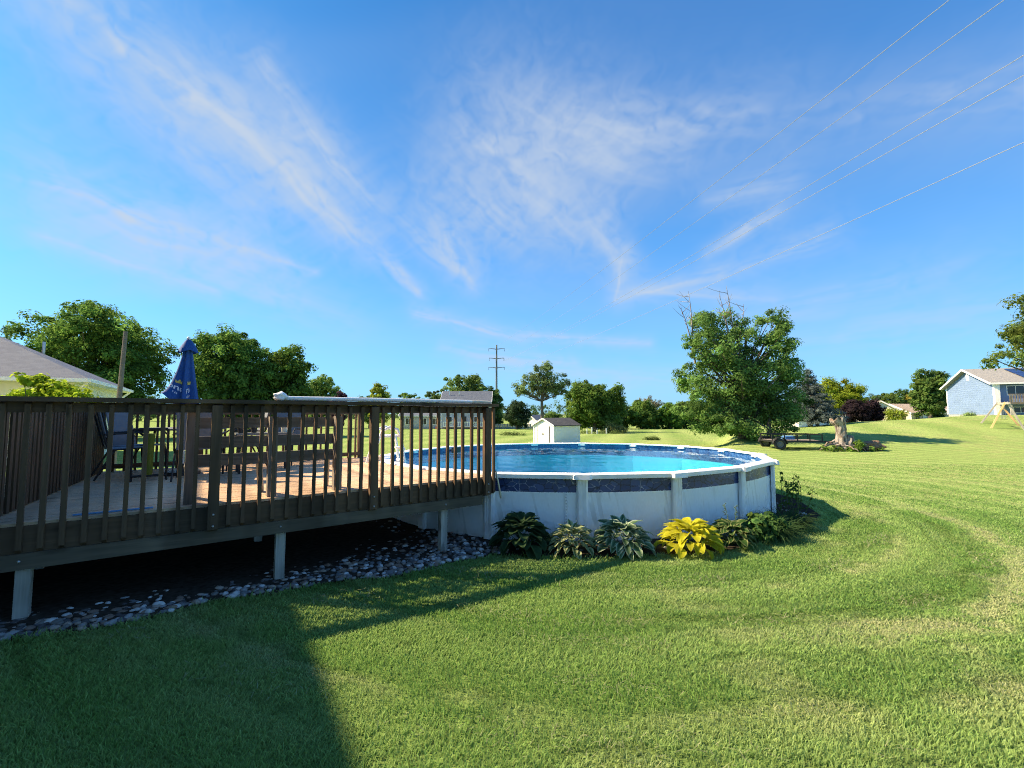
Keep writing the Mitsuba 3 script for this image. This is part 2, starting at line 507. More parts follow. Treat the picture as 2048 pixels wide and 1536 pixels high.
size = [s[2] / math.hypot(s[0], s[1]) * (1 if (s[0] * -N[0] + 0) is not None else 1) * (1 if (np.dot(N, s[:2]) < 6.6) else .4) * (1 if -1.14 < s[0] / s[1] < 1.1 else .05) for s in stones]
order = np.argsort(size)[::-1]
SV, SF, SC, k0 = [], [], [], 0
for rank, i in enumerate(order):
    x, y, s, rz, rx, k = stones[i]
    m = T().translate([x, y, gz(x, y) + .022 + s * .28]).rotate([0, 0, 1], rz).rotate([1, 0, 0], rx).scale([s, s, s])
    if rank < 300:
        part('rock_bed', 'stone', moved(VAR[k][3], m))
    else:
        M = np.array(m.matrix)
        SV.append(VAR[k][0] @ M[:3, :3].T + M[:3, 3]); SF.append(VAR[k][1] + k0); SC.append(VAR[k][2]); k0 += len(VAR[k][0])
part('rock_bed', 'small_stones', ply((np.vstack(SV), np.vstack(SF)), 'm_vc', smooth=True, color=np.vstack(SC)), kind='stuff')

# ------------------------------------------------------------------ grass
def grass_points():
    g = rs(5)
    out = []
    for y0, y1, dens in ((1.3, 2.6, 9500), (2.6, 4, 8500), (4, 6, 5600), (6, 9, 2700), (9, 13, 900), (13, 18, 420)):
        w = 1.25
        A = w * (y1 ** 2 - y0 ** 2) + 2.0 * (y1 - y0)
        n = int(A * dens)
        y = np.sqrt(g.uniform(y0 ** 2, y1 ** 2, n))
        x = g.uniform(-1, 1, n) * (w * y + 1.0)
        out.append(np.stack([x, y], 1))
    return np.vstack(out)


import shapely
gp = grass_points()
inside = shapely.contains_xy(bed, gp[:, 0], gp[:, 1]) | shapely.contains_xy(pool_poly, gp[:, 0], gp[:, 1])
gp = gp[~inside]
g = rs(6)
n = len(gp)
gxx, gyy = gp[:, 0], gp[:, 1]
dist = np.hypot(gxx, gyy)
rr = np.hypot(gxx - 1.43, gyy - 10.5)
P3 = np.stack([gxx, gyy, 0 * gxx], -1)
big = meshkit.fbm(P3 * .35, 4, 1)
med = meshkit.fbm(P3 * 1.7, 3, 2)
fine = meshkit.fbm(P3 * 9.0, 2, 3)
tanx, tany = -(gyy - 10.5) / rr, (gxx - 1.43) / rr
bandg = np.sin((rr + big * 1.1) * 5.2)
right = S((gxx - .4) / 2.5)
dry = 1.3 * np.exp(-((rr - 6.85 + (med - .5) * .5) / .14) ** 2) * (.06 + .94 * S((gxx - 1.9) / 2.0)) * S((fine - .15) / .3)
dry += .75 * np.exp(-((rr - 5.7 + (med - .5) * .6) / .14) ** 2) * right * S((med - .4) / .3)
dry += .40 * S((med - .62) / .16) * S((gxx + 1.2) / 3) + .5 * np.exp(-((rr - 7.9 + (med - .5)) / .2) ** 2) * S((med - .35) / .3)
rut = 1.4 * np.exp(-((rr - 6.42 + (med - .5) * .35) / .07) ** 2) * S((med - .3) / .2) + .7 * np.exp(-((rr - 5.35 + (med - .5) * .4) / .06) ** 2) * right * S((fine - .2) / .3)
ph = np.mod((rr + (med - .5) * .34 + (big - .5) * .3) / .53, 1)
rut += .75 * np.exp(-((ph - .5) / .09) ** 2) * S((med - .32) / .22) * S((fine - .2) / .4)
dry += .22 * np.exp(-((ph - .72) / .12) ** 2) * S((med - .3) / .25)
dry = np.clip(dry, 0, 1); rut = np.clip(rut, 0, 1)
hgt = (.026 + .024 * g.random(n) ** 1.5) * (1 - .35 * dry) * (1 - .4 * rut) * (.86 + .28 * fine) * np.clip(dist / 12, 1, 1.6)
hgt *= (1 - .75 * S((dist - 11) / 7))
hgt *= 1 + 1.2 * S((.14 - np.abs(shapely.distance(shapely.points(gp), bed.boundary))) / .14) * g.random(n)
wid = .0030 * np.maximum(1, dist / 3.0) * (.7 + .6 * g.random(n))
lean = .3 + .5 * g.random(n)
la = g.uniform(0, 2 * np.pi, n)
lx = np.cos(la) + tanx * np.sign(bandg) * .45 + .1
ly = np.sin(la) + tany * np.sign(bandg) * .45
ll = np.hypot(lx, ly) + 1e-9
lx, ly = lx / ll * lean * hgt, ly / ll * lean * hgt
wa = g.uniform(0, np.pi, n)
ux, uy = np.cos(wa) * wid, np.sin(wa) * wid
z0 = ground_z(gxx, gyy) - .004 + (meshkit.fbm(np.stack([gxx * .7, gyy * .7, 0 * gxx], -1), 3, 2) - .5) * .018 * S((60 - dist) / 40)
B = np.stack([gxx, gyy, z0], 1)
W = np.stack([ux, uy, 0 * ux], 1)
M1 = B + np.stack([lx * .35, ly * .35, hgt * .62], 1)
TP = B + np.stack([lx, ly, hgt], 1)
gv = np.stack([B - W, B + W, M1 - W * .8, M1 + W * .8, TP], 1)
c_green = np.array([.185, .325, .080]); c_light = np.array([.305, .430, .145]); c_dry = np.array([.49, .48, .28]); c_dark = np.array([.085, .150, .040])
tone = np.clip(.5 + .30 * bandg + (big - .5) * .9 + (med - .5) * .5 + g.normal(0, .25, n), 0, 1)[:, None]
gc = c_green * (1 - tone) + c_light * tone
dm = np.clip(dry * .75 + .10 * (g.random(n) < .08), 0, 1)[:, None] * (.6 + .4 * g.random(n))[:, None]
gc = gc * (1 - dm) + c_dry * dm
gc = gc * (1 - .6 * rut[:, None]) + c_dark * .6 * rut[:, None]
gc = gc * (.75 + .5 * g.random(n))[:, None]
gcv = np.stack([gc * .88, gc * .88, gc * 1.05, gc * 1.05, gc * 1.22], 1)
near = dist < 7
def blades(sel, full):
    v, c = gv[sel], gcv[sel]
    if full:
        f = np.array([[0, 1, 3], [0, 3, 2], [2, 3, 4]])
    else:
        v, c = v[:, [0, 1, 4]], c[:, [0, 1, 4]]
        f = np.array([[0, 1, 2]])
    m = v.shape[1]
    F = (f[None] + (np.arange(len(v)) * m)[:, None, None]).reshape(-1, 3)
    return v.reshape(-1, 3), F, np.clip(c, 0, 1).reshape(-1, 3)
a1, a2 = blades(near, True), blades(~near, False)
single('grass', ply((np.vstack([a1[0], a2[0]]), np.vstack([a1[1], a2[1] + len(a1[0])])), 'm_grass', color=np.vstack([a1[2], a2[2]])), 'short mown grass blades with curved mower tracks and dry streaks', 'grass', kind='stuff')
# loose clippings lying in the tracks
n = 7000
g = rs(8)
ang = g.uniform(math.radians(205), math.radians(335), n)
tr = g.choice([6.5, 5.42, 7.55, 8.1, 6.9], n) + g.normal(0, .09, n)
cx_, cy_ = 1.43 + np.cos(ang) * tr, 10.5 + np.sin(ang) * tr
okc = (cy_ > 1.6) & (meshkit.fbm(np.stack([cx_ * 1.3, cy_ * 1.3, 0 * cx_], -1), 3, 12) > .52) & ~shapely.contains_xy(bed, cx_, cy_)
cx_, cy_ = cx_[okc], cy_[okc]; n = len(cx_)
a = g.uniform(0, 2 * np.pi, n); L = g.uniform(.012, .035, n); w = .0022 * np.maximum(1, np.hypot(cx_, cy_) / 3)
z = ground_z(cx_, cy_) + g.uniform(.035, .06, n)
d = np.stack([np.cos(a) * L, np.sin(a) * L, g.normal(0, .012, n)], 1); s_ = np.stack([-np.sin(a) * w, np.cos(a) * w, 0 * w], 1)
b_ = np.stack([cx_, cy_, z], 1)
cv = np.stack([b_ - d - s_, b_ - d + s_, b_ + d], 1).reshape(-1, 3)
cc = np.repeat(np.array([.42, .44, .26]) * g.uniform(.6, 1.1, (n, 1)), 3, 0)
single('grass_clippings', ply((cv, np.arange(3 * n).reshape(-1, 3)), 'm_grass', color=np.clip(cc, 0, 1)), 'pale dry grass clippings left in the mower tracks', 'grass', kind='stuff')

# ------------------------------------------------------------------ the pool
pool = thing('swimming_pool', 'round white above ground swimming pool with a dark blue stone pattern band', 'pool')


def strip(poly, z0, z1, inward=False, per=6, v0=0.0, bow=0.0):
    """A wall along the closed outline; uv in metres. Each panel bows outward a little like a filled pool wall."""
    V, F, UV = [], [], []
    s = 0
    for i in range(len(poly)):
        p, q = poly[i], poly[(i + 1) % len(poly)]
        L = np.linalg.norm(q - p); k = len(V)
        o = np.array([(q - p)[1], -(q - p)[0]]) / L
        for j in range(per + 1):
            t = j / per
            r = p * (1 - t) + q * t + o * bow * 4 * t * (1 - t)
            V += [[*r, z0], [*r, z1]]
            UV += [[s + t * L, v0], [s + t * L, v0 + z1 - z0]]
        for j in range(per):
            a = k + 2 * j
            F.append([a, a + 2, a + 3, a + 1] if not inward else [a, a + 1, a + 3, a + 2])
        s += L
    return np.array(V, float), np.array(F), np.array(UV)


outer = inset(POOL, .10)
v, f, uv = strip(outer, -.05, .745, bow=.035)
part(pool, 'wall', ply((v, f), 'm_poolwall', uv=uv))
v, f, uv = strip(inset(POOL, .098), .745, RIMZ - .03, bow=.035)
part(pool, 'pattern_band', ply((v, f), 'm_band', uv=uv), 'dark blue band with a printed stone pattern')
inner = inset(POOL, .16)
v, f, uv = strip(inner, .02, RIMZ - .02, inward=True, bow=.03)
uv[:, 1] = RIMZ - .02 - v[:, 2]
part(pool, 'liner', ply((v, f), 'm_liner', uv=uv))
fl = trimesh.creation.triangulate_polygon(Polygon(inset(POOL, .10)), engine='earcut')
part(pool, 'floor', ply((np.column_stack([fl[0], np.full(len(fl[0]), .03)]), fl[1]), 'm_poolfloor'))
# bolted vertical seam of the sheet wall, left of the front upright
sp0 = outer[0] * .17 + outer[1] * .83 + np.array([-.006, -.038])
so = (outer[1] - outer[0]) / np.linalg.norm(outer[1] - outer[0]); sang = math.degrees(math.atan2(so[1], so[0]))
part(pool, 'seam', bplist('m_rim', [(.035, .008, .74, *sp0, .37, sang)]))
rivet = ply(trimesh.creation.icosphere(subdivisions=1, radius=.007), 'm_steel', smooth=True)
for k_ in range(16):
    part(pool, 'bolt', moved(rivet, T().translate([*(sp0 + np.array([-.002, -.006])), .04 + .045 * k_])))
# top rails, one per side, with a rolled lip, and a corner cap over each upright
for i in range(NP):
    p, q = POOL[i], POOL[(i + 1) % NP]
    t = (q - p) / np.linalg.norm(q - p); o = np.array([t[1], -t[0]])
    prof = [(.005, -.075), (.018, -.07), (.02, -.012), (.005, 0), (-.06, .004), (-.17, .0), (-.185, -.012), (-.18, -.03)]
    V = []
    mi_in = [PC - p, PC - q]
    for e, pt in ((0, p), (1, q)):
        nb = POOL[(i - 1) % NP] if e == 0 else POOL[(i + 2) % NP]
        tt = (pt - nb) if e == 0 else (nb - pt)
        tt = tt / np.linalg.norm(tt)
        oo = np.array([tt[1], -tt[0]])
        mit = o + oo; mit /= np.dot(mit, o)
        for a, b in prof:
            V.append([*(pt + mit * a), RIMZ + b])
    m = len(prof)
    F = [[j, j + m, j + 1 + m, j + 1] for j in range(m - 1)]
    part(pool, 'top_rail', ply((np.array(V), np.array(F)), 'm_rim', smooth=40))
for i in range(NP):
    p = POOL[i]
    o = p - PC; o = o / np.linalg.norm(o); ang = math.degrees(math.atan2(o[1], o[0]))
    c = p - o * .085
    cap = trimesh.creation.extrude_polygon(Polygon([(-.115, -.095), (.10, -.13), (.128, -.11), (.128, .11), (.10, .13), (-.115, .095)]).buffer(.012), .085)
    cv_ = np.array(cap.vertices); cv_[:, 2] *= 1 - .15 * (cv_[:, 2] > .04) * (np.abs(cv_[:, 0]) > .11)
    cv_[cv_[:, 2] > .03, :2] *= .94
    part(pool, 'rail_cap', moved(ply((cv_, cap.faces), 'm_rim', smooth=30), T().translate([*c, RIMZ - .076]).rotate([0, 0, 1], ang)))
    up = trimesh.creation.extrude_polygon(Polygon([(-.02, -.085), (.03, -.085), (.052, -.055), (.046, -.05), (.046, -.012), (.040, -.008), (.040, .008), (.046, .012), (.046, .05), (.052, .055), (.03, .085), (-.02, .085)]), RIMZ - .03)
    b = p - o * .075
    part(pool, 'upright', moved(ply(up, 'm_rim', smooth=30), T().translate([*b, -.01]).rotate([0, 0, 1], ang)))
# water
wg = np.arange(-3.2, 6.1, .055)
WX, WY = np.meshgrid(wg, np.arange(6.6, 14.5, .055), indexing='ij')
ins = shapely.contains_xy(Polygon(inset(POOL, .10)), WX, WY)
q3 = np.stack([WX * 1.5, WY * 2.6, 0 * WX], -1)
WZ = .925 + .010 * (meshkit.fbm(q3, 2, 31) - .5) + .004 * (meshkit.fbm(q3 * 3.1, 2, 32) - .5) + .002 * (meshkit.noise(q3 * 8, 33) - .5)
wi = np.arange(WX.size).reshape(WX.shape)
okq = ins[:-1, :-1] & ins[1:, :-1] & ins[1:, 1:] & ins[:-1, 1:]
wq = np.stack([wi[:-1, :-1], wi[1:, :-1], wi[1:, 1:], wi[:-1, 1:]], -1)[okq]
part(pool, 'water', ply((np.stack([WX, WY, WZ], -1).reshape(-1, 3), wq), 'm_water', smooth=True), 'rippled turquoise pool water')
# return fitting and hose on the far inner wall
part(pool, 'skimmer', bplist('m_dark', [(.30, .03, .16, -1.55, 12.55, .93, 48)]))

# the way in: A-frame ladder over the rim
lad = thing('pool_ladder', 'white plastic pool ladder over the rim where the deck meets the pool', 'ladder')
lc = np.array([-2.28, 8.62]); lo = (lc - PC) / np.linalg.norm(lc - PC); ls = np.array([-lo[1], lo[0]])
for s in (-1, 1):
    a = lc + ls * .25 * s
    pts = [[*(a + lo * .42), 1.0], [*(a + lo * .30), 1.45], [*(a + lo * .24), 1.62], [*(a + lo * .10), 1.69], [*(a - lo * .04), 1.64], [*(a - lo * .12), 1.45], [*(a - lo * .30), .25]]
    part(lad, 'rail', ply(tube(np.array(pts), .026, 8), 'm_white', smooth=True))
for t in (.18, .42, .66, .86):
    b = lc - lo * (.30 - .18 * t)
    part(lad, 'tread', bplist('m_white', [(.10, .5, .03, *b, .25 + 1.2 * t, math.degrees(math.atan2(lo[1], lo[0])))]))
part(lad, 'platform', bplist('m_white', [(.40, .5, .035, *(lc + lo * .1), 1.52, math.degrees(math.atan2(lo[1], lo[0])))]))

# ------------------------------------------------------------------ the deck
deck = thing('wooden_deck', 'weathered brown wooden deck with baluster railing against the pool', 'deck')
DZ, CAPZ = 1.008, 2.079
region = Polygon([tuple(U * -4.6 + N * 5.66), tuple(U * 3.80 + N * 5.66), tuple(U * 3.80 + N * 9.85), tuple(U * -4.6 + N * 9.85)]).difference(Polygon(inset(POOL, .005)))
if region.geom_type != 'Polygon':
    region = max(region.geoms, key=lambda q: q.area)
bw, gap = .138, .007
rb = rs(3)
k = 0
c = 5.615
while c < 9.8:
    strip_poly = Polygon([tuple(U * -4.6 + N * c), tuple(U * 3.86 + N * c), tuple(U * 3.86 + N * (c + bw)), tuple(U * -4.6 + N * (c + bw))]).intersection(region.buffer(.06))
    strip_poly = strip_poly.difference(Polygon(inset(POOL, -.004)))
    for piece in getattr(strip_poly, 'geoms', [strip_poly]):
        if piece.area < .02:
            continue
        m = trimesh.creation.extrude_polygon(piece, .026)
        m = trimesh.graph.smooth_shade(m, angle=.5, facet_minarea=None) if False else m
        tri = np.array(m.triangles).reshape(-1, 3).copy()
        tri[:, 2] += DZ - .026 + rb.uniform(-.0015, .0015)
        uu, cc_ = tri[:, :2] @ U, tri[:, :2] @ N
        part(deck, 'board', ply((tri, np.arange(len(tri)).reshape(-1, 3)), 'm_deck', uv=np.stack([uu + k * 1.7, cc_ + k * .31], 1)))
    k += 1
    c += bw + gap


def dbox(mat, u0, u1, c0, c1, z0, z1):
    q = dk((u0 + u1) / 2, (c0 + c1) / 2, (z0 + z1) / 2)
    return bplist(mat, [(abs(u1 - u0), abs(c1 - c0), abs(z1 - z0), *q, DEG)])


part(deck, 'rim_joist', dbox('m_rail', -4.6, 3.80, 5.60, 5.64, .755, .980))
part(deck, 'beam', dbox('m_beam', -4.6, 3.62, 5.585, 5.625, .618, .752))
part(deck, 'beam', dbox('m_beam', -4.6, 3.0, 7.4, 7.5, .72, .93))
part(deck, 'beam', dbox('m_beam', -4.6, 2.6, 9.2, 9.3, .72, .93))
for u in np.arange(-4.2, 3.7, .81):
    cmax = 9.7 if u < 2.4 else 7.2 if u < 3.0 else 6.4
    part(deck, 'joist', dbox('m_beam', u - .02, u + .02, 5.645, cmax, .80, .978))
for u, cc_ in ((-2.6, 5.69), (-1.0, 5.69), (.985, 5.70), (3.035, 5.71), (-1.2, 7.45), (1.0, 7.45), (1.0, 9.25), (-2.2, 9.25)):
    x, y, _ = dk(u, cc_, 0)
    part(deck, 'support_post', dbox('m_postwood', u - .048, u + .048, cc_ - .048, cc_ + .048, gz(x, y) - .05, .80 if cc_ < 6 else .72))
# railing: cap, top rail, posts, balusters with a mitred foot
part(deck, 'rail_cap', dbox('m_rail', -2.4, 3.845, 5.50, 5.645, CAPZ - .04, CAPZ))
part(deck, 'top_rail', dbox('m_rail', -2.4, 3.70, 5.602, 5.64, CAPZ - .135, CAPZ - .042))


def baluster(w, d, z0, z1, foot=True):
    v, f, uv = boxm(w, d, z1 - z0)
    v = v + np.array([0, 0, (z0 + z1) / 2])
    if foot:
        lo_ = (v[:, 2] < z0 + .01) & (v[:, 1] < 0)
        v[lo_, 2] += .03
        up_ = (v[:, 2] > z1 - .01) & (v[:, 1] < 0)
        v[up_, 2] -= .02
    return ply((v, f), 'm_rail', uv=uv)


rb = rs(21)
bal = [baluster(w, .036, .758, CAPZ - .043) for w in (.036, .038, .034)]
post_u = (-1.34, .333, 1.982, 3.665)
for u in np.concatenate([np.arange(-1.30 - 8 * .1345, .30, .1345), np.arange(.467, 1.95, .1365), np.arange(2.108, 3.62, .1305), [3.81]]):
    if min(abs(u - q) for q in post_u) < .075:
        continue
    w = int(rb.integers(3))
    part(deck, 'baluster', moved(bal[w], T().translate(dk(u + rb.uniform(-.006, .006), 5.578, 0)).rotate([0, 0, 1], DEG + rb.uniform(-2.5, 2.5)).rotate([0, 1, 0], rb.uniform(-.35, .35))))
rp = baluster(.092, .092, .735, CAPZ - .043)
for u in post_u:
    part(deck, 'railing_post', moved(rp, T().translate(dk(u, 5.552, 0)).rotate([0, 0, 1], DEG)))
bolt = tris(trimesh.creation.icosphere(subdivisions=1, radius=.012))
bm = ply(bolt, 'm_metal', smooth=True)
for u in post_u:
    for z in (.80, .915):
        part(deck, 'bolt', moved(bm, T().translate(dk(u, 5.503, z))))
for u in (-1.0, .985, 3.035):
    part(deck, 'bolt', moved(bm, T().translate(dk(u - .02, 5.583, .69))))
# short end return of the railing towards the pool
part(deck, 'rail_cap', dbox('m_rail', 3.72, 3.86, 5.646, 5.78, CAPZ - .041, CAPZ - .001))
# left inner railing, running back towards the house, closely boarded
LA, LB = (-1.27, 5.72), (-.93, 9.62)
LANG = math.degrees(math.atan2(LB[1] - LA[1], LB[0] - LA[0])) + DEG
def ld(t, off=0.0):
    return LA[0] + (LB[0] - LA[0]) * t + off, LA[1] + (LB[1] - LA[1]) * t
for nm, wdt, off, za, zc_ in (('rail_cap', .14, -.03, CAPZ - .04, CAPZ), ('top_rail', .04, -.02, CAPZ - .135, CAPZ - .042), ('bottom_rail', .04, -.02, 1.06, 1.15)):
    q = dk(*ld(.5, off), (za + zc_) / 2)
    part(deck, nm, bplist('m_rail', [(3.91, wdt, zc_ - za, *q, LANG)]))
bal2 = [baluster(.064, .02, 1.02, CAPZ - .043, False), baluster(.060, .02, 1.02, CAPZ - .043, False)]
for i in range(34):
    part(deck, 'baluster', moved(bal2[i % 2], T().translate(dk(*ld((i + .5) / 34, .012 + rb.uniform(-.004, .004)), 0)).rotate([0, 0, 1], LANG + rb.uniform(-2, 2))))
rp2 = baluster(.092, .092, 1.0, CAPZ - .043, False)
for t in (.02, .33, .66, 1.0):
    part(deck, 'railing_post', moved(rp2, T().translate(dk(*ld(t, -.09), 0)).rotate([0, 0, 1], LANG)))
# back railing
part(deck, 'rail_cap', dbox('m_rail', -1.0, 3.15, 9.58, 9.72, CAPZ - .04, CAPZ))
part(deck, 'top_rail', dbox('m_rail', -1.0, 3.15, 9.60, 9.64, CAPZ - .16, CAPZ - .042))
part(deck, 'bottom_rail', dbox('m_rail', -1.0, 3.15, 9.60, 9.64, 1.06, 1.13))
bal3 = baluster(.034, .034, 1.0, CAPZ - .043, False)
for u in np.arange(-.93, 3.15, .137):
    part(deck, 'baluster', moved(bal3, T().translate(dk(u + rb.uniform(-.006, .006), 9.66, 0)).rotate([0, 0, 1], DEG)))
for u in (.35, 1.75, 3.15):
    part(deck, 'railing_post', moved(rp2, T().translate(dk(u, 9.68, 0)).rotate([0, 0, 1], DEG)))

# three-board screen standing just inside the railing
sc = thing('board_screen', 'three wide grey boards on upright posts standing behind the deck railing', 'bench')
for z0, z1 in ((1.775, 1.892), (1.565, 1.688), (1.375, 1.500)):
    part(sc, 'board', dbox('m_greywood', .15, 1.66, 5.80, 5.838, z0, z1))
for u, z1 in ((.13, 1.945), (.885, 1.90), (1.60, 1.905)):
    part(sc, 'post', dbox('m_greywood', u - .045, u + .045, 5.70, 5.795, DZ, z1))
for u in (.20, .86, 1.60):
    part(sc, 'leg', bar('m_postwood', dk(u - .02, 6.16, DZ), dk(u - .09, 5.86, 1.40), .06, .06))

# long pool pole lying on the rail cap
pole = thing('pool_pole', 'long white telescopic pool pole lying on top of the deck railing', 'pole')
part(pole, 'tube', ply(tube(np.array([dk(.98, 5.60, CAPZ + .030), dk(2.3, 5.59, CAPZ + .030), dk(3.42, 5.585, CAPZ + .030)]), [.026, .026, .024], 10), 'm_white', smooth=30))
part(pole, 'grip', ply(tube(np.array([dk(3.42, 5.585, CAPZ + .028), dk(3.62, 5.582, CAPZ + .028), dk(3.76, 5.58, CAPZ + .024)]), [.026, .022, .018], 10), 'm_beige', smooth=30))
hd = trimesh.creation.icosphere(subdivisions=2)
hv = np.array(hd.vertices) * np.array([.075, .055, .052]); hv *= 1 + .5 * (meshkit.noise(np.array(hd.vertices) * 1.9, 4)[:, None] - .5)
part(pole, 'head', moved(ply((hv, hd.faces), 'm_white', smooth=True), T().translate(dk(.93, 5.60, CAPZ + .045)).rotate([0, 0, 1], DEG)))
# vacuum hose end hanging at the corner
single('pool_brush_pole', ply(tube(np.array([dk(3.79, 5.50, 1.10), dk(3.83, 5.49, .9), dk(3.87, 5.48, .70)]), [.012, .016, .016], 8), 'm_metal', smooth=True), 'thin blue and white pole hanging beside the corner post of the deck', 'pole')
single('blue_line', ply(tube(np.array([dk(-.72, 5.672, DZ + .012), dk(-.15, 5.675, DZ + .012)]), .009, 8), 'm_bluecloth', smooth=True), 'thin blue line along the deck boards behind the railing', 'pole')  # thin tube built for the blue line along the deck edge
# patio umbrella, closed
um = thing('patio_umbrella', 'closed dark blue patio umbrella with yellow crowns and pale lettering', 'umbrella')
ux_, uy_, _ = dk(.10, 8.64, 0)
part(um, 'pole', ply(tube(np.array([[ux_, uy_, DZ], [ux_, uy_, 3.06]]), .019, 10), 'm_white', smooth=30))
part(um, 'base', ply(tube(np.array([[ux_, uy_, DZ], [ux_, uy_, DZ + .05], [ux_, uy_, DZ + .06], [ux_, uy_, DZ + .16]]), [.24, .23, .05, .03], 24), 'm_dark', smooth=30))
nh, na = 26, 72


def canopy_r(t, a):
    """t 0 at the top, 1 at the hem; a angle; folds deepen downward and one panel swings out to the left."""
    r = .050 + .105 * t ** 1.05
    fold = .30 * np.cos(a * 6 + .6) + .10 * np.cos(a * 11 + 1.7)
    swing = np.exp(-((np.angle(np.exp(1j * (a - 4.0)))) / .50) ** 2)
    return r * (1 + fold * (.35 + .65 * t)) + swing * .125 * t ** 1.4


hh, aa = np.meshgrid(np.linspace(0, 1, nh), np.arange(na) * 2 * np.pi / na, indexing='ij')
R_ = canopy_r(hh, aa)
hem = .07 * np.cos(aa * 3 + 1) * hh ** 3 + .24 * np.exp(-((np.angle(np.exp(1j * (aa - 4.0)))) / .8) ** 2) * hh ** 3
Vc = np.stack([ux_ + R_ * np.cos(aa), uy_ + R_ * np.sin(aa), 2.97 - 1.02 * hh + hem], -1).reshape(-1, 3)
ii, jj = np.meshgrid(np.arange(nh - 1), np.arange(na), indexing='ij')
qf = np.stack([ii * na + jj, (ii + 1) * na + jj, (ii + 1) * na + (jj + 1) % na, ii * na + (jj + 1) % na], -1).reshape(-1, 4)
part(um, 'canopy', ply((Vc, qf), 'm_umbrella', smooth=True))
tt = np.array([0, .15, .7, 1.0])
ring_r = np.array([.015, .05, .115, .135])
aa2 = np.arange(24) * 2 * np.pi / 24
Vt = np.concatenate([np.stack([ux_ + r * (1 + .13 * np.cos(aa2 * 4)) * np.cos(aa2), uy_ + r * (1 + .13 * np.cos(aa2 * 4)) * np.sin(aa2), np.full(24, 3.10 - .20 * t) - .02 * np.cos(aa2 * 4) * t], 1) for r, t in zip(ring_r, tt)])
ii, jj = np.meshgrid(np.arange(3), np.arange(24), indexing='ij')
qt = np.stack([ii * 24 + jj, (ii + 1) * 24 + jj, (ii + 1) * 24 + (jj + 1) % 24, ii * 24 + (jj + 1) % 24], -1).reshape(-1, 4)
part(um, 'vent_cap', ply((Vt, qt), 'm_umbrella', smooth=True))
fin = trimesh.creation.icosphere(subdivisions=2, radius=.026)
part(um, 'finial', moved(ply(fin, 'm_white', smooth=True), T().translate([ux_, uy_, 3.115])))


def on_canopy(mesh, a0, z0, flip=1):
    """lays flat artwork (x right, y up, in metres) onto the canopy, printed on the cloth"""
    v, f = tris(mesh)
    v = np.array(v)
    a0v = a0 + v[:, 0] / .26
    t = np.clip((2.97 - (z0 + v[:, 1])) / 1.02, 0, 1)
    hemv = .07 * np.cos(a0v * 3 + 1) * t ** 3 + .24 * np.exp(-((np.angle(np.exp(1j * (a0v - 4.0)))) / .8) ** 2) * t ** 3
    r = canopy_r(t, a0v) + .007 + v[:, 2]
    return np.stack([ux_ + r * np.cos(a0v), uy_ + r * np.sin(a0v), 2.97 - 1.02 * t + hemv], 1), f


def sub(mesh):
    return trimesh.Trimesh(*trimesh.remesh.subdivide_to_size(mesh.vertices, mesh.faces, .03))


crown = trimesh.creation.extrude_polygon(Polygon([(-.05, -.028), (.05, -.028), (.06, .028), (.03, .0), (.0, .04), (-.03, .0), (-.06, .028)]), .002)
for a0, txt, low in ((4.42, 'ona', 'ra'), (5.55, 'ro', 'xtra')):
    part(um, 'crown_print', ply(on_canopy(sub(crown), a0 + .1, 2.40), 'm_yellow'))
    tm = meshkit.text_mesh(txt, .085, .002, bold=True); tm.apply_translation([-tm.bounds[:, 0].mean(), 0, 0])
    part(um, 'lettering', ply(on_canopy(sub(tm), a0, 2.245), 'm_letter'))
    tm = meshkit.text_mesh(low, .04, .002); tm.apply_translation([-tm.bounds[:, 0].mean(), 0, 0])
    part(um, 'lettering', ply(on_canopy(sub(tm), a0, 2.165), 'm_letter'))

# patio furniture
tb = thing('patio_table', 'round dark patio table under the closed blue umbrella', 'table')
part(tb, 'tabletop', ply(tube(np.array([[ux_, uy_, 1.69], [ux_, uy_, 1.695], [ux_, uy_, 1.715], [ux_, uy_, 1.72]]), [.55, .56, .56, .55], 28), 'm_steel', smooth=30))
for k in range(4):
    a = k * math.pi / 2 + .5
    part(tb, 'leg', ply(tube(np.array([[ux_ + .42 * math.cos(a), uy_ + .42 * math.sin(a), DZ], [ux_ + .36 * math.cos(a), uy_ + .36 * math.sin(a), 1.69]]), .016, 6), 'm_black', smooth=True))


def chair(u, c, rot, label):
    t = thing('patio_chair', label, 'chair', None)
    m = T().translate(dk(u, c, DZ)).rotate([0, 0, 1], rot)
    sl = np.array([[-.25, -.28, .95], [.25, -.28, .95], [.25, -.20, .60], [-.25, -.20, .60], [.25, -.17, .44], [-.25, -.17, .44]])
    thick = np.array([0, .012, 0])
    part(t, 'backrest', moved(ply((np.vstack([sl, sl + thick]), np.array([[0, 1, 2, 3], [3, 2, 4, 5], [7, 6, 9, 8], [8, 9, 11, 10], [0, 6, 7, 1], [1, 7, 8, 2], [3, 9, 6, 0]])), 'm_sling'), m))
    part(t, 'seat', moved(bplist('m_sling', [(.50, .46, .014, 0, .06, .435)]), m))
    for s in (-1, 1):
        part(t, 'frame', moved(ply(tube(np.array([[s * .27, -.31, .97], [s * .27, -.19, .5], [s * .27, -.16, .42], [s * .27, .26, .44], [s * .27, .30, .02]]), .014, 6), 'm_black', smooth=True), m))
        part(t, 'armrest', moved(ply(tube(np.array([[s * .28, -.22, .64], [s * .28, .2, .66], [s * .28, .28, .6]]), .014, 6), 'm_black', smooth=True), m))
        part(t, 'rear_leg', moved(ply(tube(np.array([[s * .27, -.10, .42], [s * .27, -.30, .02]]), .013, 6), 'm_black', smooth=True), m))


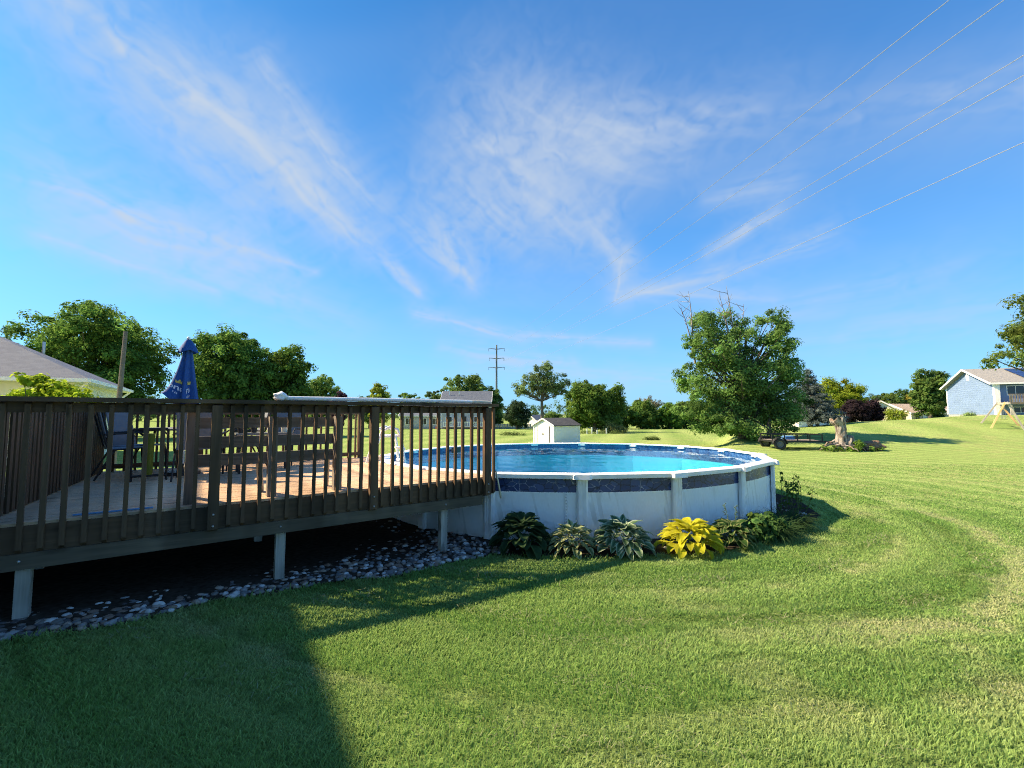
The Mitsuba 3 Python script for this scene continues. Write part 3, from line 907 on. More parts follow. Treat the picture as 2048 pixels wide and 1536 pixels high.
chair(-.62, 8.62, DEG - 80, 'grey sling patio chair left of the umbrella table near the dark railing')
chair(-.50, 9.18, DEG - 120, 'grey sling patio chair furthest left at the back railing')
chair(.28, 7.86, DEG - 8, 'grey sling patio chair in front of the umbrella, back to the camera')
chair(.95, 8.75, DEG + 92, 'grey sling patio chair right of the umbrella table')
chair(1.55, 9.05, DEG + 150, 'grey sling patio chair behind the board screen, furthest right')
gb = thing('garden_bag', 'yellow green bag on a dark wheeled cart at the back of the deck', 'cart')
part(gb, 'bag', ply(tube(np.array([dk(-.28, 8.05, 1.09), dk(-.28, 8.05, 1.12), dk(-.285, 8.05, 1.45), dk(-.28, 8.05, 1.64), dk(-.28, 8.05, 1.66)]), [.03, .04, .048, .05, .04], 12), 'm_green', smooth=30))
part(gb, 'frame', ply(join([tube(np.array([dk(-.28 + s * .19, 8.05, DZ), dk(-.28 + s * .19, 8.02, 1.72)]), .014, 6) for s in (-1, 1)] + [tube(np.array([dk(-.47, 8.02, 1.72), dk(-.09, 8.02, 1.72)]), .02, 6), tube(np.array([dk(-.47, 8.04, 1.08), dk(-.09, 8.04, 1.08)]), .018, 6)]), 'm_black', smooth=True))
st = thing('side_table', 'low dark side table with pots behind the board screen', 'table')
part(st, 'top', dbox('m_steel', .75, 1.55, 8.1, 8.5, 1.60, 1.63))
for u in (.8, 1.5):
    for c in (8.14, 8.46):
        part(st, 'leg', dbox('m_black', u - .015, u + .015, c - .015, c + .015, DZ, 1.60))
rb = rs(77)
for u in (.82, 1.0, 1.22, 1.45):
    h = rb.uniform(.08, .16); r = rb.uniform(.04, .07)
    x, y, _ = dk(u, 8.3 + rb.uniform(-.1, .1), 0)
    part(thing('flower_pot', f"small {'dark' if u < 1.1 else 'pale'} pot, {'first' if u < .9 else 'second' if u < 1.1 else 'third' if u < 1.3 else 'last'} from the left on the low side table", 'pot'), 'body', ply(tube(np.array([[x, y, 1.632], [x, y, 1.632 + h * .9], [x, y, 1.632 + h]]), [r * .75, r, r * 1.1], 12), 'm_dark' if u < 1.1 else 'm_beige', smooth=30))

# ------------------------------------------------------------------ foliage builders
def leaf_cards(cen, nrm, size, aspect, col, seed, fold=.25):
    """Leaf-shaped folded pieces: 4 vertices, 2 triangles each."""
    g = rs(seed)
    n = len(cen)
    nrm = nrm / (np.linalg.norm(nrm, axis=1, keepdims=True) + 1e-9)
    r = g.normal(size=(n, 3))
    t = np.cross(nrm, r); t /= np.linalg.norm(t, axis=1, keepdims=True) + 1e-9
    b = np.cross(nrm, t)
    s = np.asarray(size)[:, None] if np.ndim(size) else size
    a = s * .5
    w = s * .5 * aspect
    v = np.stack([cen - t * a, cen + b * w + nrm * w * fold, cen + t * a, cen - b * w + nrm * w * fold], 1)
    f = np.array([[0, 1, 2], [0, 2, 3]])
    F = (f[None] + (np.arange(n) * 4)[:, None, None]).reshape(-1, 3)
    return v.reshape(-1, 3), F, np.repeat(np.clip(col, 0, 1), 4, 0)


def crown_mesh(lobes, nclump, per, leaf, col, seed, var=.26, clump=.50, warm=(.18, .16, .0), warmth=.25, droop=0.0, hollow=.34):
    """lobes: (x,y,z,rx,ry,rz). Clumps gather near each lobe's skin; leaves gather in clumps."""
    g = rs(seed)
    lobes = np.array(lobes, float)
    wgt = (lobes[:, 3] * lobes[:, 5]) ** 1.0
    nclump = int(nclump * 1.35)
    which = g.choice(len(lobes), nclump, p=wgt / wgt.sum())
    d = g.normal(size=(nclump, 3)); d /= np.linalg.norm(d, axis=1, keepdims=True)
    rad = hollow + (1 - hollow) * g.random(nclump) ** .6
    rad *= .86 + .3 * g.random(nclump)
    cc = lobes[which, :3] + d * rad[:, None] * lobes[which, 3:]
    cs = clump * np.mean(lobes[which, 3:], 1) ** .5 * (.5 + .9 * g.random(nclump))
    col = np.array(col) * 1.85
    k = np.repeat(np.arange(nclump), per)
    off = g.normal(size=(len(k), 3)); off /= np.linalg.norm(off, axis=1, keepdims=True)
    off *= (g.random(len(k)) ** .45)[:, None]
    cen = cc[k] + off * cs[k][:, None] * np.array([1.1, 1.1, .85])
    cen[:, 2] -= droop * g.random(len(k))
    out = cen - lobes[which][k, :3]; out /= np.linalg.norm(out, axis=1, keepdims=True) + 1e-9
    nrm = off * 1.25 + out * .35 + np.array([0, 0, .45]) + g.normal(size=off.shape) * .30
    tone = (1 + var * g.normal(size=nclump))[k] * (1 + .22 * g.normal(size=len(k)))
    c = np.array(col)[None] * np.clip(tone, .35, 1.9)[:, None]
    c = c + np.array(warm)[None] * warmth * (g.random(nclump) ** 2)[k][:, None]
    return leaf_cards(cen, nrm, leaf * (.65 + .7 * g.random(len(k))), .62, c, seed + 1), cc, cs


def limbs(base, cc, seed, r0, nlimb, fork_z, lean=(0, 0), twig=True, spread=.10):
    """Tapered trunk with limbs curving out to the clumps."""
    g = rs(seed)
    base = np.array(base, float)
    top = np.array([base[0] + lean[0], base[1] + lean[1], fork_z])
    zmax = cc[:, 2].max()
    ms = []
    tr = curve(base - [0, 0, .1], top, [g.normal() * .05, g.normal() * .05, 0], 5)
    ms.append(tube(tr, np.linspace(r0 * 1.25, r0 * .85, 5), 9))
    lead = np.array([top[0] + g.normal() * .2, top[1] + g.normal() * .2, fork_z + (zmax - fork_z) * .72])
    ms.append(tube(curve(top, lead, [g.normal() * .15, g.normal() * .15, 0], 6), np.linspace(r0 * .82, r0 * .16, 6), 7))
    pick = g.permutation(len(cc))[:nlimb]
    for i in pick:
        t = np.clip((cc[i, 2] - fork_z) / max(zmax - fork_z, .1), 0, 1)
        s = top + (lead - top) * np.clip(t * .8 - .2 + g.uniform(-.1, .1), 0, .85)
        L = np.linalg.norm(cc[i] - s)
        ra = r0 * (.38 - .2 * t) * min(1, .35 + L / 6)
        ms.append(tube(curve(s, cc[i], [0, 0, -spread * L * .25 + g.normal() * .05 * L], 5), np.linspace(ra, ra * .16 + .004, 5), 5))
    return join(ms)


def tree(name, label, base, lobes, nclump, per, leaf, col, seed, r0=.25, nlimb=40, fork=.25, cat='tree', group=None, lean=(0, 0), extra=None, **kw):
    t = thing(name, label, cat, group)
    x, y = base
    z = gz(x, y)
    L = [(x + a, y + b, z + c, d, e, f) for a, b, c, d, e, f in lobes]
    (v, f, c), cc, cs = crown_mesh(L, nclump, per, leaf, col, seed, **kw)
    part(t, 'crown', ply((v, f), 'm_leaf', color=c))
    zmax = max(q[2] + q[5] for q in L)
    part(t, 'trunk', ply(limbs([x, y, z], cc, seed + 5, r0, nlimb, z + (zmax - z) * fork, lean), 'm_bark', smooth=True))
    return t


def blob(w, h, d, seed, n=7, low=.10):
    """lobes of a full uneven crown w wide, h high (ground to top)"""
    g = rs(seed)
    zc, hz = h * (.5 + low * .5), h * (.5 - low * .5)
    out = [(0, 0, zc, w * .33, d * .33, hz * .72)]
    for k in range(n + 4):
        a = 2.39996 * k + g.uniform(-.4, .4)
        v = -.72 + 1.5 * (k + .5) / (n + 4)
        rad = math.sqrt(max(.05, 1 - (v * .92) ** 2)) * (1 if v > -.3 else .92)
        s = g.uniform(.17, .25)
        out.append((math.cos(a) * w * (.5 - s) * rad, math.sin(a) * d * (.5 - s) * rad, zc + v * hz * .92, w * s, d * s, hz * g.uniform(.30, .42)))
    out.append((g.uniform(-.1, .1) * w, 0, zc + hz * .78, w * .19, d * .19, hz * .24))
    return out


DKG, MIDG, LTG, YLG, BLG, OLV = (.045, .085, .022), (.062, .115, .024), (.095, .155, .045), (.18, .21, .02), (.060, .090, .075), (.085, .115, .040)
# the big shaggy tree beside the trailer
s = .0333
bigl = []
for px, py, rx, rz in ((1405, 668, 34, 34), (1372, 690, 22, 20), (1432, 640, 26, 30), (1470, 655, 44, 40), (1528, 672, 46, 42), (1548, 700, 34, 36), (1420, 715, 54, 44), (1480, 720, 56, 52), (1590, 722, 26, 26), (1598, 757, 26, 26), (1390, 762, 34, 34),
                       (1450, 775, 70, 50), (1540, 765, 60, 50), (1400, 812, 44, 34), (1470, 830, 72, 44), (1560, 810, 52, 44), (1370, 835, 28, 24), (1420, 860, 52, 28), (1490, 872, 56, 24), (1545, 850, 46, 34)):
    bigl.append(((px - 1490) * s, (rs(px).uniform(-1, 1)) * 1.5, (890 - py) * s, rx * s * .92, max(rx, 40) * s, rz * s * .90))
bt = tree('shaggy_tree', 'tall shaggy green tree with bare dead tops standing beside the trailer', (15.9, 31.0), bigl, 430, 105, .165, (.085, .150, .042), 100, r0=.34, nlimb=170, fork=.2, clump=.42, warmth=.10, hollow=.42)
g = rs(55)
dm = []
for x0, z0, x1, z1 in ((15.4, 8.2, 15.0, 10.9), (12.5, 8.0, 12.35, 10.5), (12.7, 7.6, 11.8, 9.3), (15.5, 8.3, 16.2, 9.6), (15.1, 8.8, 14.5, 10.2)):
    p = curve([x0, 31, z0 - 2.2], [x1, 31, z1], [.12, 0, 0], 7)
    dm.append(tube(p, np.linspace(.085, .010, 7), 5))
    for k in range(8):
        t = g.uniform(.45, .98); q = p[0] * (1 - t) + p[-1] * t
        dm.append(tube(curve(q, q + np.array([g.normal() * .5, g.normal() * .4, g.uniform(.25, .8)]), [0, 0, -.05], 4), np.linspace(.022, .006, 4), 4))
part(bt, 'dead_branches', ply(join(dm), 'm_deadwood', smooth=True), 'bare dead branches rising above the crown')
tree('trunk_sapling', 'slim dark trunked young tree between the shaggy tree and the trailer', (16.9, 29.6), [(.0, 0, 1.9, .5, .5, .5), (.3, 0, 2.5, .5, .5, .6)], 20, 40, .16, DKG, 140, r0=.14, nlimb=10, fork=.5)

# left background
tree('maple_tree', 'big dark maple behind the grey hip roof house', (-39.6, 42.0), blob(14.2, 13.0, 12, 1, 11), 430, 100, .27, (.064, .118, .026), 201, r0=.4, nlimb=60, clump=.46, warmth=.15)
tree('maple_tree', 'dense rounded maple right of the blue umbrella', (-29.6, 48.0), blob(9.6, 11.2, 9, 2, 9, .08), 380, 96, .27, (.068, .126, .028), 211, r0=.35, nlimb=50, fork=.16, warmth=.15)
tree('maple_tree', 'darker round maple touching the right side of the dense maple', (-25.2, 50.0), blob(6.0, 10.2, 6, 3, 8, .08), 200, 60, .34, (.050, .095, .022), 221, r0=.3, nlimb=40, fork=.16, warmth=.2)
tree('small_tree', 'thin tree with light leaves above the grey roof at left', (-50.2, 49.0), blob(5.6, 11.6, 5, 4), 90, 44, .34, (.075, .125, .04), 231, r0=.2, nlimb=25)
tree('small_tree', 'blurred treetop at the left edge of the view above the roof', (-55.6, 49.0), blob(4.6, 11.9, 5, 5), 90, 44, .34, (.06, .10, .06), 236, r0=.2, nlimb=25)
tree('pale_tree', 'pale green tree with three rounded tops beyond the railing', (-40.5, 95.0), blob(10.5, 11.3, 9, 6, 8), 210, 46, .5, LTG, 241, r0=.35, nlimb=30, warmth=.3)
tree('purple_tree', 'small purple leaved tree in front of the pale green tree', (-31.7, 82.0), blob(3.4, 6.8, 3, 7, 5), 70, 36, .4, (.05, .03, .045), 246, r0=.12, nlimb=12, warmth=.05)
tree('pale_tree', 'low pale green tree just right of the purple leaved tree', (-31.6, 100.0), blob(6, 7.2, 6, 8, 6), 90, 40, .5, (.075, .125, .05), 251, r0=.2, nlimb=15)
tree('young_tree', 'small yellowish green tree standing alone above the railing', (-25.2, 85.0), blob(4.1, 8.9, 4, 9, 6), 110, 44, .36, (.13, .165, .025), 256, r0=.15, nlimb=20, warmth=.5)
tree('background_tree', 'low dark tree left of the far grey house', (-25.0, 112.0), blob(8, 8.4, 7, 10, 6), 100, 40, .5, MIDG, 261, r0=.2, nlimb=15)
tree('background_tree', 'second low tree touching the far grey house on the left', (-19.0, 114.0), blob(7.4, 9.3, 7, 12, 6), 100, 40, .5, (.065, .11, .04), 263, r0=.2, nlimb=15)
tree('background_tree', 'broad pale green tree rising behind the grey house roof', (-10.6, 106.0), blob(13.6, 12.8, 11, 13, 9), 260, 50, .5, (.085, .135, .04), 266, r0=.4, nlimb=30)
tree('background_tree', 'darker tree at the right corner of the grey house', (-4.4, 96.0), blob(5.4, 8.6, 5, 14, 7, .05), 150, 48, .42, (.062, .108, .035), 271, r0=.25, nlimb=22)
tree('round_dark_tree', 'round dark tree behind the wooden fence', (.9, 86.0), blob(5.8, 5.5, 5, 15, 8, .05), 170, 48, .34, (.033, .055, .03), 276, r0=.2, nlimb=20, warmth=.05)
lone = [(0, 0, 7.6, 1.9, 1.9, 1.5), (-2.1, 0, 6.9, 1.7, 1.7, 1.3), (2.1, .4, 6.8, 1.8, 1.7, 1.4), (-3.0, -.2, 5.7, 1.1, 1.2, .8), (2.9, 0, 5.6, 1.1, 1.2, .8), (.4, -.8, 8.8, 1.5, 1.5, 1.0), (1.0, 1, 5.9, 1.6, 1.5, 1.0), (-.9, .6, 5.6, 1.5, 1.4, .9)]
tree('lone_tree', 'slender tree with an airy spreading crown rising behind the white shed', (4.1, 62.0), lone, 150, 40, .27, (.085, .125, .055), 281, r0=.21, nlimb=60, fork=.44, clump=.46, hollow=.3, )
tree('walnut_tree', 'broad low dark green tree to the right of the white shed', (12.3, 67.0), blob(9.6, 7.4, 8, 16, 11, -.02), 360, 64, .34, (.060, .108, .026), 286, r0=.3, nlimb=50, fork=.25, warmth=.3)
tree('hedge_tree', 'tall bushy tree directly right of the broad low tree', (19.6, 88.0), blob(6.5, 6.8, 6, 17, 7, -.02), 150, 46, .42, (.070, .115, .045), 291, r0=.2, nlimb=15)
tree('hedge_tree', 'rounded hedge tree in the middle of the far lawn edge', (26.0, 90.0), blob(7.8, 5.7, 6, 18, 8, -.06), 210, 50, .40, (.068, .122, .030), 296, r0=.2, nlimb=15)
tree('hedge_tree', 'rounded hedge tree nearest the shaggy tree on the left', (31.6, 90.0), blob(5.2, 5.0, 5, 19, 8, -.06), 190, 50, .38, (.062, .125, .024), 301, r0=.2, nlimb=15)
tree('bare_tree', 'thin half bare tree behind the two hedge trees', (33.4, 108.0), blob(6.5, 7.6, 6, 20, 6), 70, 26, .4, (.12, .11, .07), 306, r0=.2, nlimb=50)
tree('hedge_tree', 'hedge tree mostly hidden behind the shaggy tree', (38.0, 96.0), blob(7, 6.2, 6, 22, 7, -.04), 130, 46, .42, (.07, .12, .03), 311, r0=.2, nlimb=10)


for i, (x, y, w, h) in enumerate(((15.6, 96, 4.5, 3.6), (22.6, 93, 4.6, 3.9), (28.8, 94, 4.4, 3.6), (35.0, 93, 4.4, 3.8), (9.0, 99, 6.0, 3.4))):
    tree('hedge_bush', ('low bush behind the pond under the broad low tree', 'low bush between the tall bushy tree and the rounded hedge tree', 'low bush between the two rounded hedge trees', 'low bush right of the hedge tree beside the shaggy tree', 'low bush left of the broad low tree')[i], (x, y), blob(w, h, w * .8, 700 + i, 5, -.1), 90, 40, .36, (.06, .108, .03), 710 + 7 * i, r0=.08, nlimb=8, cat='bush')


def spruce(name, label, x, y, w, h, z0, col, seed, tiers=19, leaf=.15):
    t = thing(name, label, 'tree')
    z = gz(x, y)
    g = rs(seed)
    cen, nr, co, lm = [], [], [], []
    for k in range(tiers):
        u = k / (tiers - 1)
        R = (w / 2) * (1 - u) ** .85 + .12
        zz0 = z + z0 + (h - z0) * u
        nb = int(16 * (1 - u) + 5)
        for j in range(nb):
            a = 2 * np.pi * (j + .5 * (k % 2)) / nb + g.uniform(-.2, .2)
            L = R * g.uniform(.8, 1.12)
            zz = zz0 + g.normal(0, .13)
            m = int(105 * (.35 + L / w * 2))
            s = np.sqrt(g.random(m))
            q = np.stack([x + np.cos(a) * L * s + g.normal(0, .09, m) * (.4 + s), y + np.sin(a) * L * s + g.normal(0, .09, m) * (.4 + s), zz - .16 * L * s + .10 * L * s ** 3 + g.normal(0, .08, m)], 1)
            cen.append(q); nr.append(np.array([0, 0, 1.0]) + g.normal(size=(m, 3)) * .6)
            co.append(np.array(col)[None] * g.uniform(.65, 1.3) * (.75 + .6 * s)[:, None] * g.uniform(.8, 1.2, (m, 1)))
            lm.append(tube(np.array([[x, y, zz], [x + np.cos(a) * L * .8, y + np.sin(a) * L * .8, zz - .13 * L]]), [.03, .008], 4))
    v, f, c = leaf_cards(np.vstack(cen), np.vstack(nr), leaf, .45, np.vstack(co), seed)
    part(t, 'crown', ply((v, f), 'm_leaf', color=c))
    part(t, 'trunk', ply(join([tube(np.array([[x, y, z - .1], [x, y, z + h * .98]]), [.22, .02], 8)] + lm), 'm_bark', smooth=True))


spruce('blue_spruce', 'blue grey spruce with drooping branches behind the trailer', 26.4, 40.0, 4.8, 4.9, .75, (.135, .170, .165), 321, leaf=.17)
tree('yellow_tree', 'bright yellow green tree behind the blue grey spruce', (52.6, 72.0), blob(8.2, 6.9, 7, 23, 11, -.02), 300, 70, .28, (.110, .150, .018), 326, r0=.25, nlimb=25, warm=(.25, .20, .0), warmth=.5)
tree('purple_plum_tree', 'dark purple plum tree left of the tan roofed house', (50.2, 66.0), blob(3.8, 3.2, 3.6, 24, 8, -.06), 170, 44, .24, (.024, .017, .022), 331, r0=.12, nlimb=14, warmth=.04)
tree('purple_plum_tree', 'smaller dark purple tree against the tan roofed house', (53.4, 67.0), blob(2.9, 3.1, 3, 25, 7, -.06), 120, 40, .26, (.026, .018, .023), 336, r0=.1, nlimb=12, warmth=.04)
for i, (px, Y, w, h, col, lab) in enumerate(((1652, 120, 9, 8.6, DKG, 'dark tree showing between the spruce and the yellow tree'), (1752, 150, 12, 8.4, (.05, .085, .045), 'distant dark tree left behind the tan roof'), (1782, 138, 13, 7.8, (.06, .10, .03), 'distant green tree above the tan roof ridge'),
                                             (1826, 140, 9, 8.2, (.17, .16, .03), 'distant tree with yellow leaves above the tan roof'), (1806, 165, 14, 10.6, DKG, 'distant dark tree behind the yellow leaved one'), (1855, 150, 14, 9.6, MIDG, 'distant tree left of the evergreen by the blue house'))):
    X = (px - 1024) * Y / 900
    tree('background_tree', lab, (X, Y), blob(w, h, w * .8, 30 + i, 8, .0), 130, 46, .55, col, 340 + 5 * i, r0=.3, nlimb=12)
tree('evergreen_tree', 'tall green tree behind the left gable of the blue house', (83.5, 90.0), blob(7.0, 9.6, 6, 40, 10, -.02), 260, 54, .42, (.060, .105, .03), 380, r0=.3, nlimb=25, warmth=.3)
oak = [(-4.2, 0, 5.1, 1.0, 1.2, .55), (-3.0, -.4, 6.7, .9, 1.2, .7), (-2.6, .2, 5.7, 1.1, 1.3, .7), (-1.6, 0, 9.1, 1.3, 1.3, .75), (-1.3, .3, 7.4, 1.4, 1.6, .9), (-1.4, -.3, 5.0, 1.6, 1.4, .6), (0, 0, 8.2, 1.6, 1.8, 1.2), (.4, 0, 6.2, 1.6, 1.8, 1.1), (2, 0, 7.2, 2.0, 2.2, 1.8), (3.2, 0, 5.6, 1.8, 2, 1.3), (2.2, 0, 9.0, 1.6, 1.8, 1)]
tree('oak_tree', 'spreading oak reaching in from the right edge above the blue house roof', (38.6, 31.5), oak, 210, 62, .19, (.070, .105, .028), 390, r0=.32, nlimb=110, fork=.34, clump=.44, hollow=.35, warmth=.3)

# low wooded skyline far behind
g = rs(66)
lob = []
for k in range(90):
    a = -62 + k * 1.45 + g.uniform(-.5, .5)
    D = g.uniform(235, 330)
    x, y = D * math.sin(math.radians(a)), D * math.cos(math.radians(a))
    w = g.uniform(10, 17); h = g.uniform(7.0, 10.5) + (2.0 if 8 < a < 16 else 0) + (1.5 if a < -5 else 0)
    lob.append((x, y, gz(x, y) + h * .5, w * .6, w * .4, h * .52))
(v, f, c), _, _ = crown_mesh(lob, 1500, 26, 1.1, (.052, .090, .042), 404, clump=.7, hollow=.7)
single('far_woods', ply((v, f), 'm_leaf', color=c), 'low line of distant woods along the horizon', 'woods', kind='stuff')

# ------------------------------------------------------------------ plants at the pool
def hosta(name, label, x, y, R, H, n, ll, lw, c_in, c_edge, seed, edge=0.0, stalk=0):
    t = thing(name, label, 'plant')
    z = gz(x, y) + .02
    g = rs(seed)
    for k in range(n):
        u = (k + .5) / n
        a = k * 2.39996 + g.uniform(-.3, .3)
        el = (1 - u) * .05 + u * .95 + g.uniform(-.15, .15)       # from nearly flat outside to upright inside
        L = ll * g.uniform(.75, 1.2); Wd = lw * g.uniform(.8, 1.15)
        r0 = R * (1 - u) ** .7 * .74 * g.uniform(.8, 1.12)
        bx, by = x + math.cos(a) * r0 * .25, y + math.sin(a) * r0 * .25
        tipr = r0 + L * .42 * math.cos(el)
        hz = z + H * (.22 + .62 * u ** .8) * g.uniform(.85, 1.12)
        p0 = np.array([x + math.cos(a) * r0 * .75, y + math.sin(a) * r0 * .75, hz])
        out = np.array([math.cos(a), math.sin(a), 0]); side = np.array([-out[1], out[0], 0])
        roll = g.uniform(-.5, .5)
        V, C, uvn = [], [], 7
        prof = [(0, .10), (.12, .55), (.32, .95), (.52, 1.0), (.72, .78), (.88, .42), (1.0, .03)]
        droopk = g.uniform(.9, 1.7) * (1 - .45 * u)
        for tpos, wd in prof:
            ang = el * .9 - tpos * droopk
            # integrate along the arc
            arc = np.array([0.0, 0.0])
            m = 6
            for q in range(m):
                tq = tpos * (q + .5) / m
                an = el * .9 - tq * droopk
                arc += np.array([math.cos(an), math.sin(an)]) * tpos / m * L
            c0 = p0 + out * arc[0] + np.array([0, 0, arc[1]])
            nrm = -out * math.sin(ang) + np.array([0, 0, math.cos(ang)])
            wv = side * math.cos(roll) + nrm * math.sin(roll)
            nv = nrm * math.cos(roll) - side * math.sin(roll)
            for s in (-1, -.62, 0, .62, 1):
                V.append(c0 + wv * s * wd * Wd / 2 + nv * (abs(s) * .16 * wd * Wd + .006 * math.sin(9 * tpos + 3 * s)))
                e = 1 if abs(s) > .9 else edge if abs(s) > .5 else .0
                col = np.array(c_in) * (1 - e) + np.array(c_edge) * e
                C.append(col * g.uniform(.92, 1.08) * (.9 if s == 0 else 1))
        F = [[5 * i + j, 5 * i + j + 1, 5 * i + j + 6, 5 * i + j + 5] for i in range(6) for j in range(4)]
        tone = g.uniform(1.0, 1.65)
        part(t, 'leaf', ply((np.array(V), np.array(F)), 'm_leaf', smooth=True, color=np.clip(np.array(C) * tone, 0, 1)))
    st_ = [tube(curve([x, y, z], [x + math.cos(k * 2.4) * R * .55, y + math.sin(k * 2.4) * R * .55, z + H * (.3 + .5 * (k / 14))], [0, 0, .03], 4), [.007, .006, .005, .003], 4) for k in range(14)]
    part(t, 'stems', ply(join(st_), 'm_stem', smooth=True))
    for k in range(stalk):
        a = g.uniform(0, 6.28)
        q = curve([x, y, z], [x + .12 * math.cos(a), y + .12 * math.sin(a), z + H * g.uniform(1.4, 1.75)], [.02, 0, 0], 6)
        bud = [tube(np.array([q[-1] - [0, 0, .03 * j], q[-1] + [.025 * math.cos(j * 2.2), .025 * math.sin(j * 2.2), .018 - .03 * j]]), [.005, .009], 5) for j in range(6)]
        part(t, 'flower_stalk', ply(join([tube(q, np.linspace(.006, .004, 6), 5)] + bud), 'm_stem', smooth=True))


scene['m_stem'] = pr((.07, .11, .03), .6)
hosta('dark_hosta', 'dark green hosta with twisted leaves beside the deck corner', .14, 6.46, .52, .45, 96, .24, .145, (.032, .065, .030), (.075, .11, .05), 501, stalk=0)
hosta('variegated_hosta', 'small leaved variegated hosta second from the deck', .82, 6.36, .44, .36, 110, .17, .085, (.060, .125, .035), (.46, .48, .27), 511, edge=.65)
hosta('white_edged_hosta', 'tall green hosta with broad white edged leaves left of the yellow one', 1.52, 6.32, .50, .44, 104, .225, .11, (.050, .115, .050), (.48, .54, .40), 521, edge=.2)
hosta('yellow_hosta', 'bright yellow hosta against the white pool wall', 2.47, 6.38, .56, .39, 96, .215, .125, (.40, .39, .025), (.46, .44, .06), 531)
hosta('edged_hosta', 'green hosta with cream edged leaves and a flower stalk right of the yellow one', 3.20, 6.70, .42, .34, 80, .20, .10, (.045, .095, .028), (.36, .38, .16), 541, stalk=2)


def strap_plant(name, label, x, y, R, H, n, seed, col, w=.014, tip=.5):
    t = thing(name, label, 'plant')
    g = rs(seed); z = gz(x, y)
    V, F, C, k0 = [], [], [], 0
    for k in range(n):
        a = g.uniform(0, 6.283); r = R * math.sqrt(g.random()) * .55
        L = H * g.uniform(.8, 1.25); out = np.array([math.cos(a), math.sin(a), 0]); side = np.array([-out[1], out[0], 0])
        p = np.array([x, y, z]) + out * r
        el = g.uniform(1.0, 1.5); dr_ = g.uniform(1.4, 2.9)
        col_ = np.array(col) * g.uniform(.7, 1.3)
        q = p.copy()
        for j in range(7):
            tj = j / 6
            ww = w * (1 - tj ** 2 * .95)
            V += [q - side * ww, q + side * ww]; C += [col_, col_ * 1.1]
            an = el - dr_ * tj
            q = q + (out * math.cos(an) + np.array([0, 0, math.sin(an)])) * L / 6
        F += [[k0 + 2 * j, k0 + 2 * j + 1, k0 + 2 * j + 3, k0 + 2 * j + 2] for j in range(6)]
        k0 += 14
    part(t, 'leaves', ply((np.array(V), np.array(F)), 'm_leaf', smooth=True, color=np.clip(np.array(C), 0, 1)), kind='stuff')


strap_plant('daylily', 'dark arching grassy daylily clump at the right end of the pool bed', 4.02, 7.15, .40, .42, 520, 551, (.065, .125, .050), w=.010)
strap_plant('daylily', 'second arching grassy clump behind, in the shade of the pool', 4.62, 7.72, .42, .44, 420, 556, (.060, .115, .045), w=.010)
(vb, fb, cb), ccb, _ = crown_mesh([(3.85, 6.98, .22, .25, .25, .2)], 26, 26, .09, (.045, .095, .03), 561, clump=.2)
wb = thing('leafy_bush', 'low round dark green leafy plant under the pool upright', 'plant')
part(wb, 'foliage', ply((vb, fb), 'm_leaf', color=cb))
wd = thing('tall_weeds', 'tall thin flowering weeds at the far right side of the pool', 'plant')
g = rs(571)
wm, lc_, ln_ = [], [], []
for k in range(10):
    x, y = 5.42 + g.normal() * .10, 8.98 + g.normal() * .22
    q = curve([x, y, gz(x, y)], [x + g.normal() * .08, y + g.normal() * .08, g.uniform(.55, .88)], [.03, 0, 0], 6)
    wm.append(tube(q, np.linspace(.008, .003, 6), 4))
    for j in range(16):
        u = g.uniform(.15, 1); lc_.append(q[0] * (1 - u) + q[-1] * u + g.normal(size=3) * np.array([.04, .04, .02])); ln_.append(g.normal(size=3) + [0, 0, .4])
part(wd, 'stems', ply(join(wm), 'm_stem', smooth=True))
v, f, c = leaf_cards(np.array(lc_), np.array(ln_), .085, .5, np.array([.07, .13, .03]) * g.uniform(.7, 1.3, (len(lc_), 1)), 572)
part(wd, 'foliage', ply((v, f), 'm_leaf', color=c))

# vine on the left corner of the deck
vt = thing('grape_vine', 'yellow green vine sprawling over the left end of the deck railing', 'plant')
vl = [(-12.3, 11.5, 2.30, .45, .4, .22), (-11.75, 11.5, 2.50, .5, .4, .26), (-11.1, 11.5, 2.34, .4, .4, .22), (-12.7, 11.5, 2.15, .3, .3, .14), (-12.2, 11.4, 2.80, .2, .25, .18), (-11.5, 11.5, 1.8, .7, .4, .4)]
(v, f, c), vcc, _ = crown_mesh(vl, 110, 30, .12, (.17, .23, .02), 581, clump=.30, warm=(.2, .18, 0), warmth=.4, hollow=.3)
part(vt, 'foliage', ply((v, f), 'm_leaf', color=c))
part(vt, 'stem', ply(join([tube(curve([-11.8, 11, gz(-11.8, 11)], p_, [.1, 0, .1], 6), np.linspace(.03, .006, 6), 5) for p_ in vcc[:12]]), 'm_bark', smooth=True))

# ------------------------------------------------------------------ buildings
def quadmesh(pts, uv=None):
    return np.array(pts, float), np.array([[0, 1, 2, 3]])


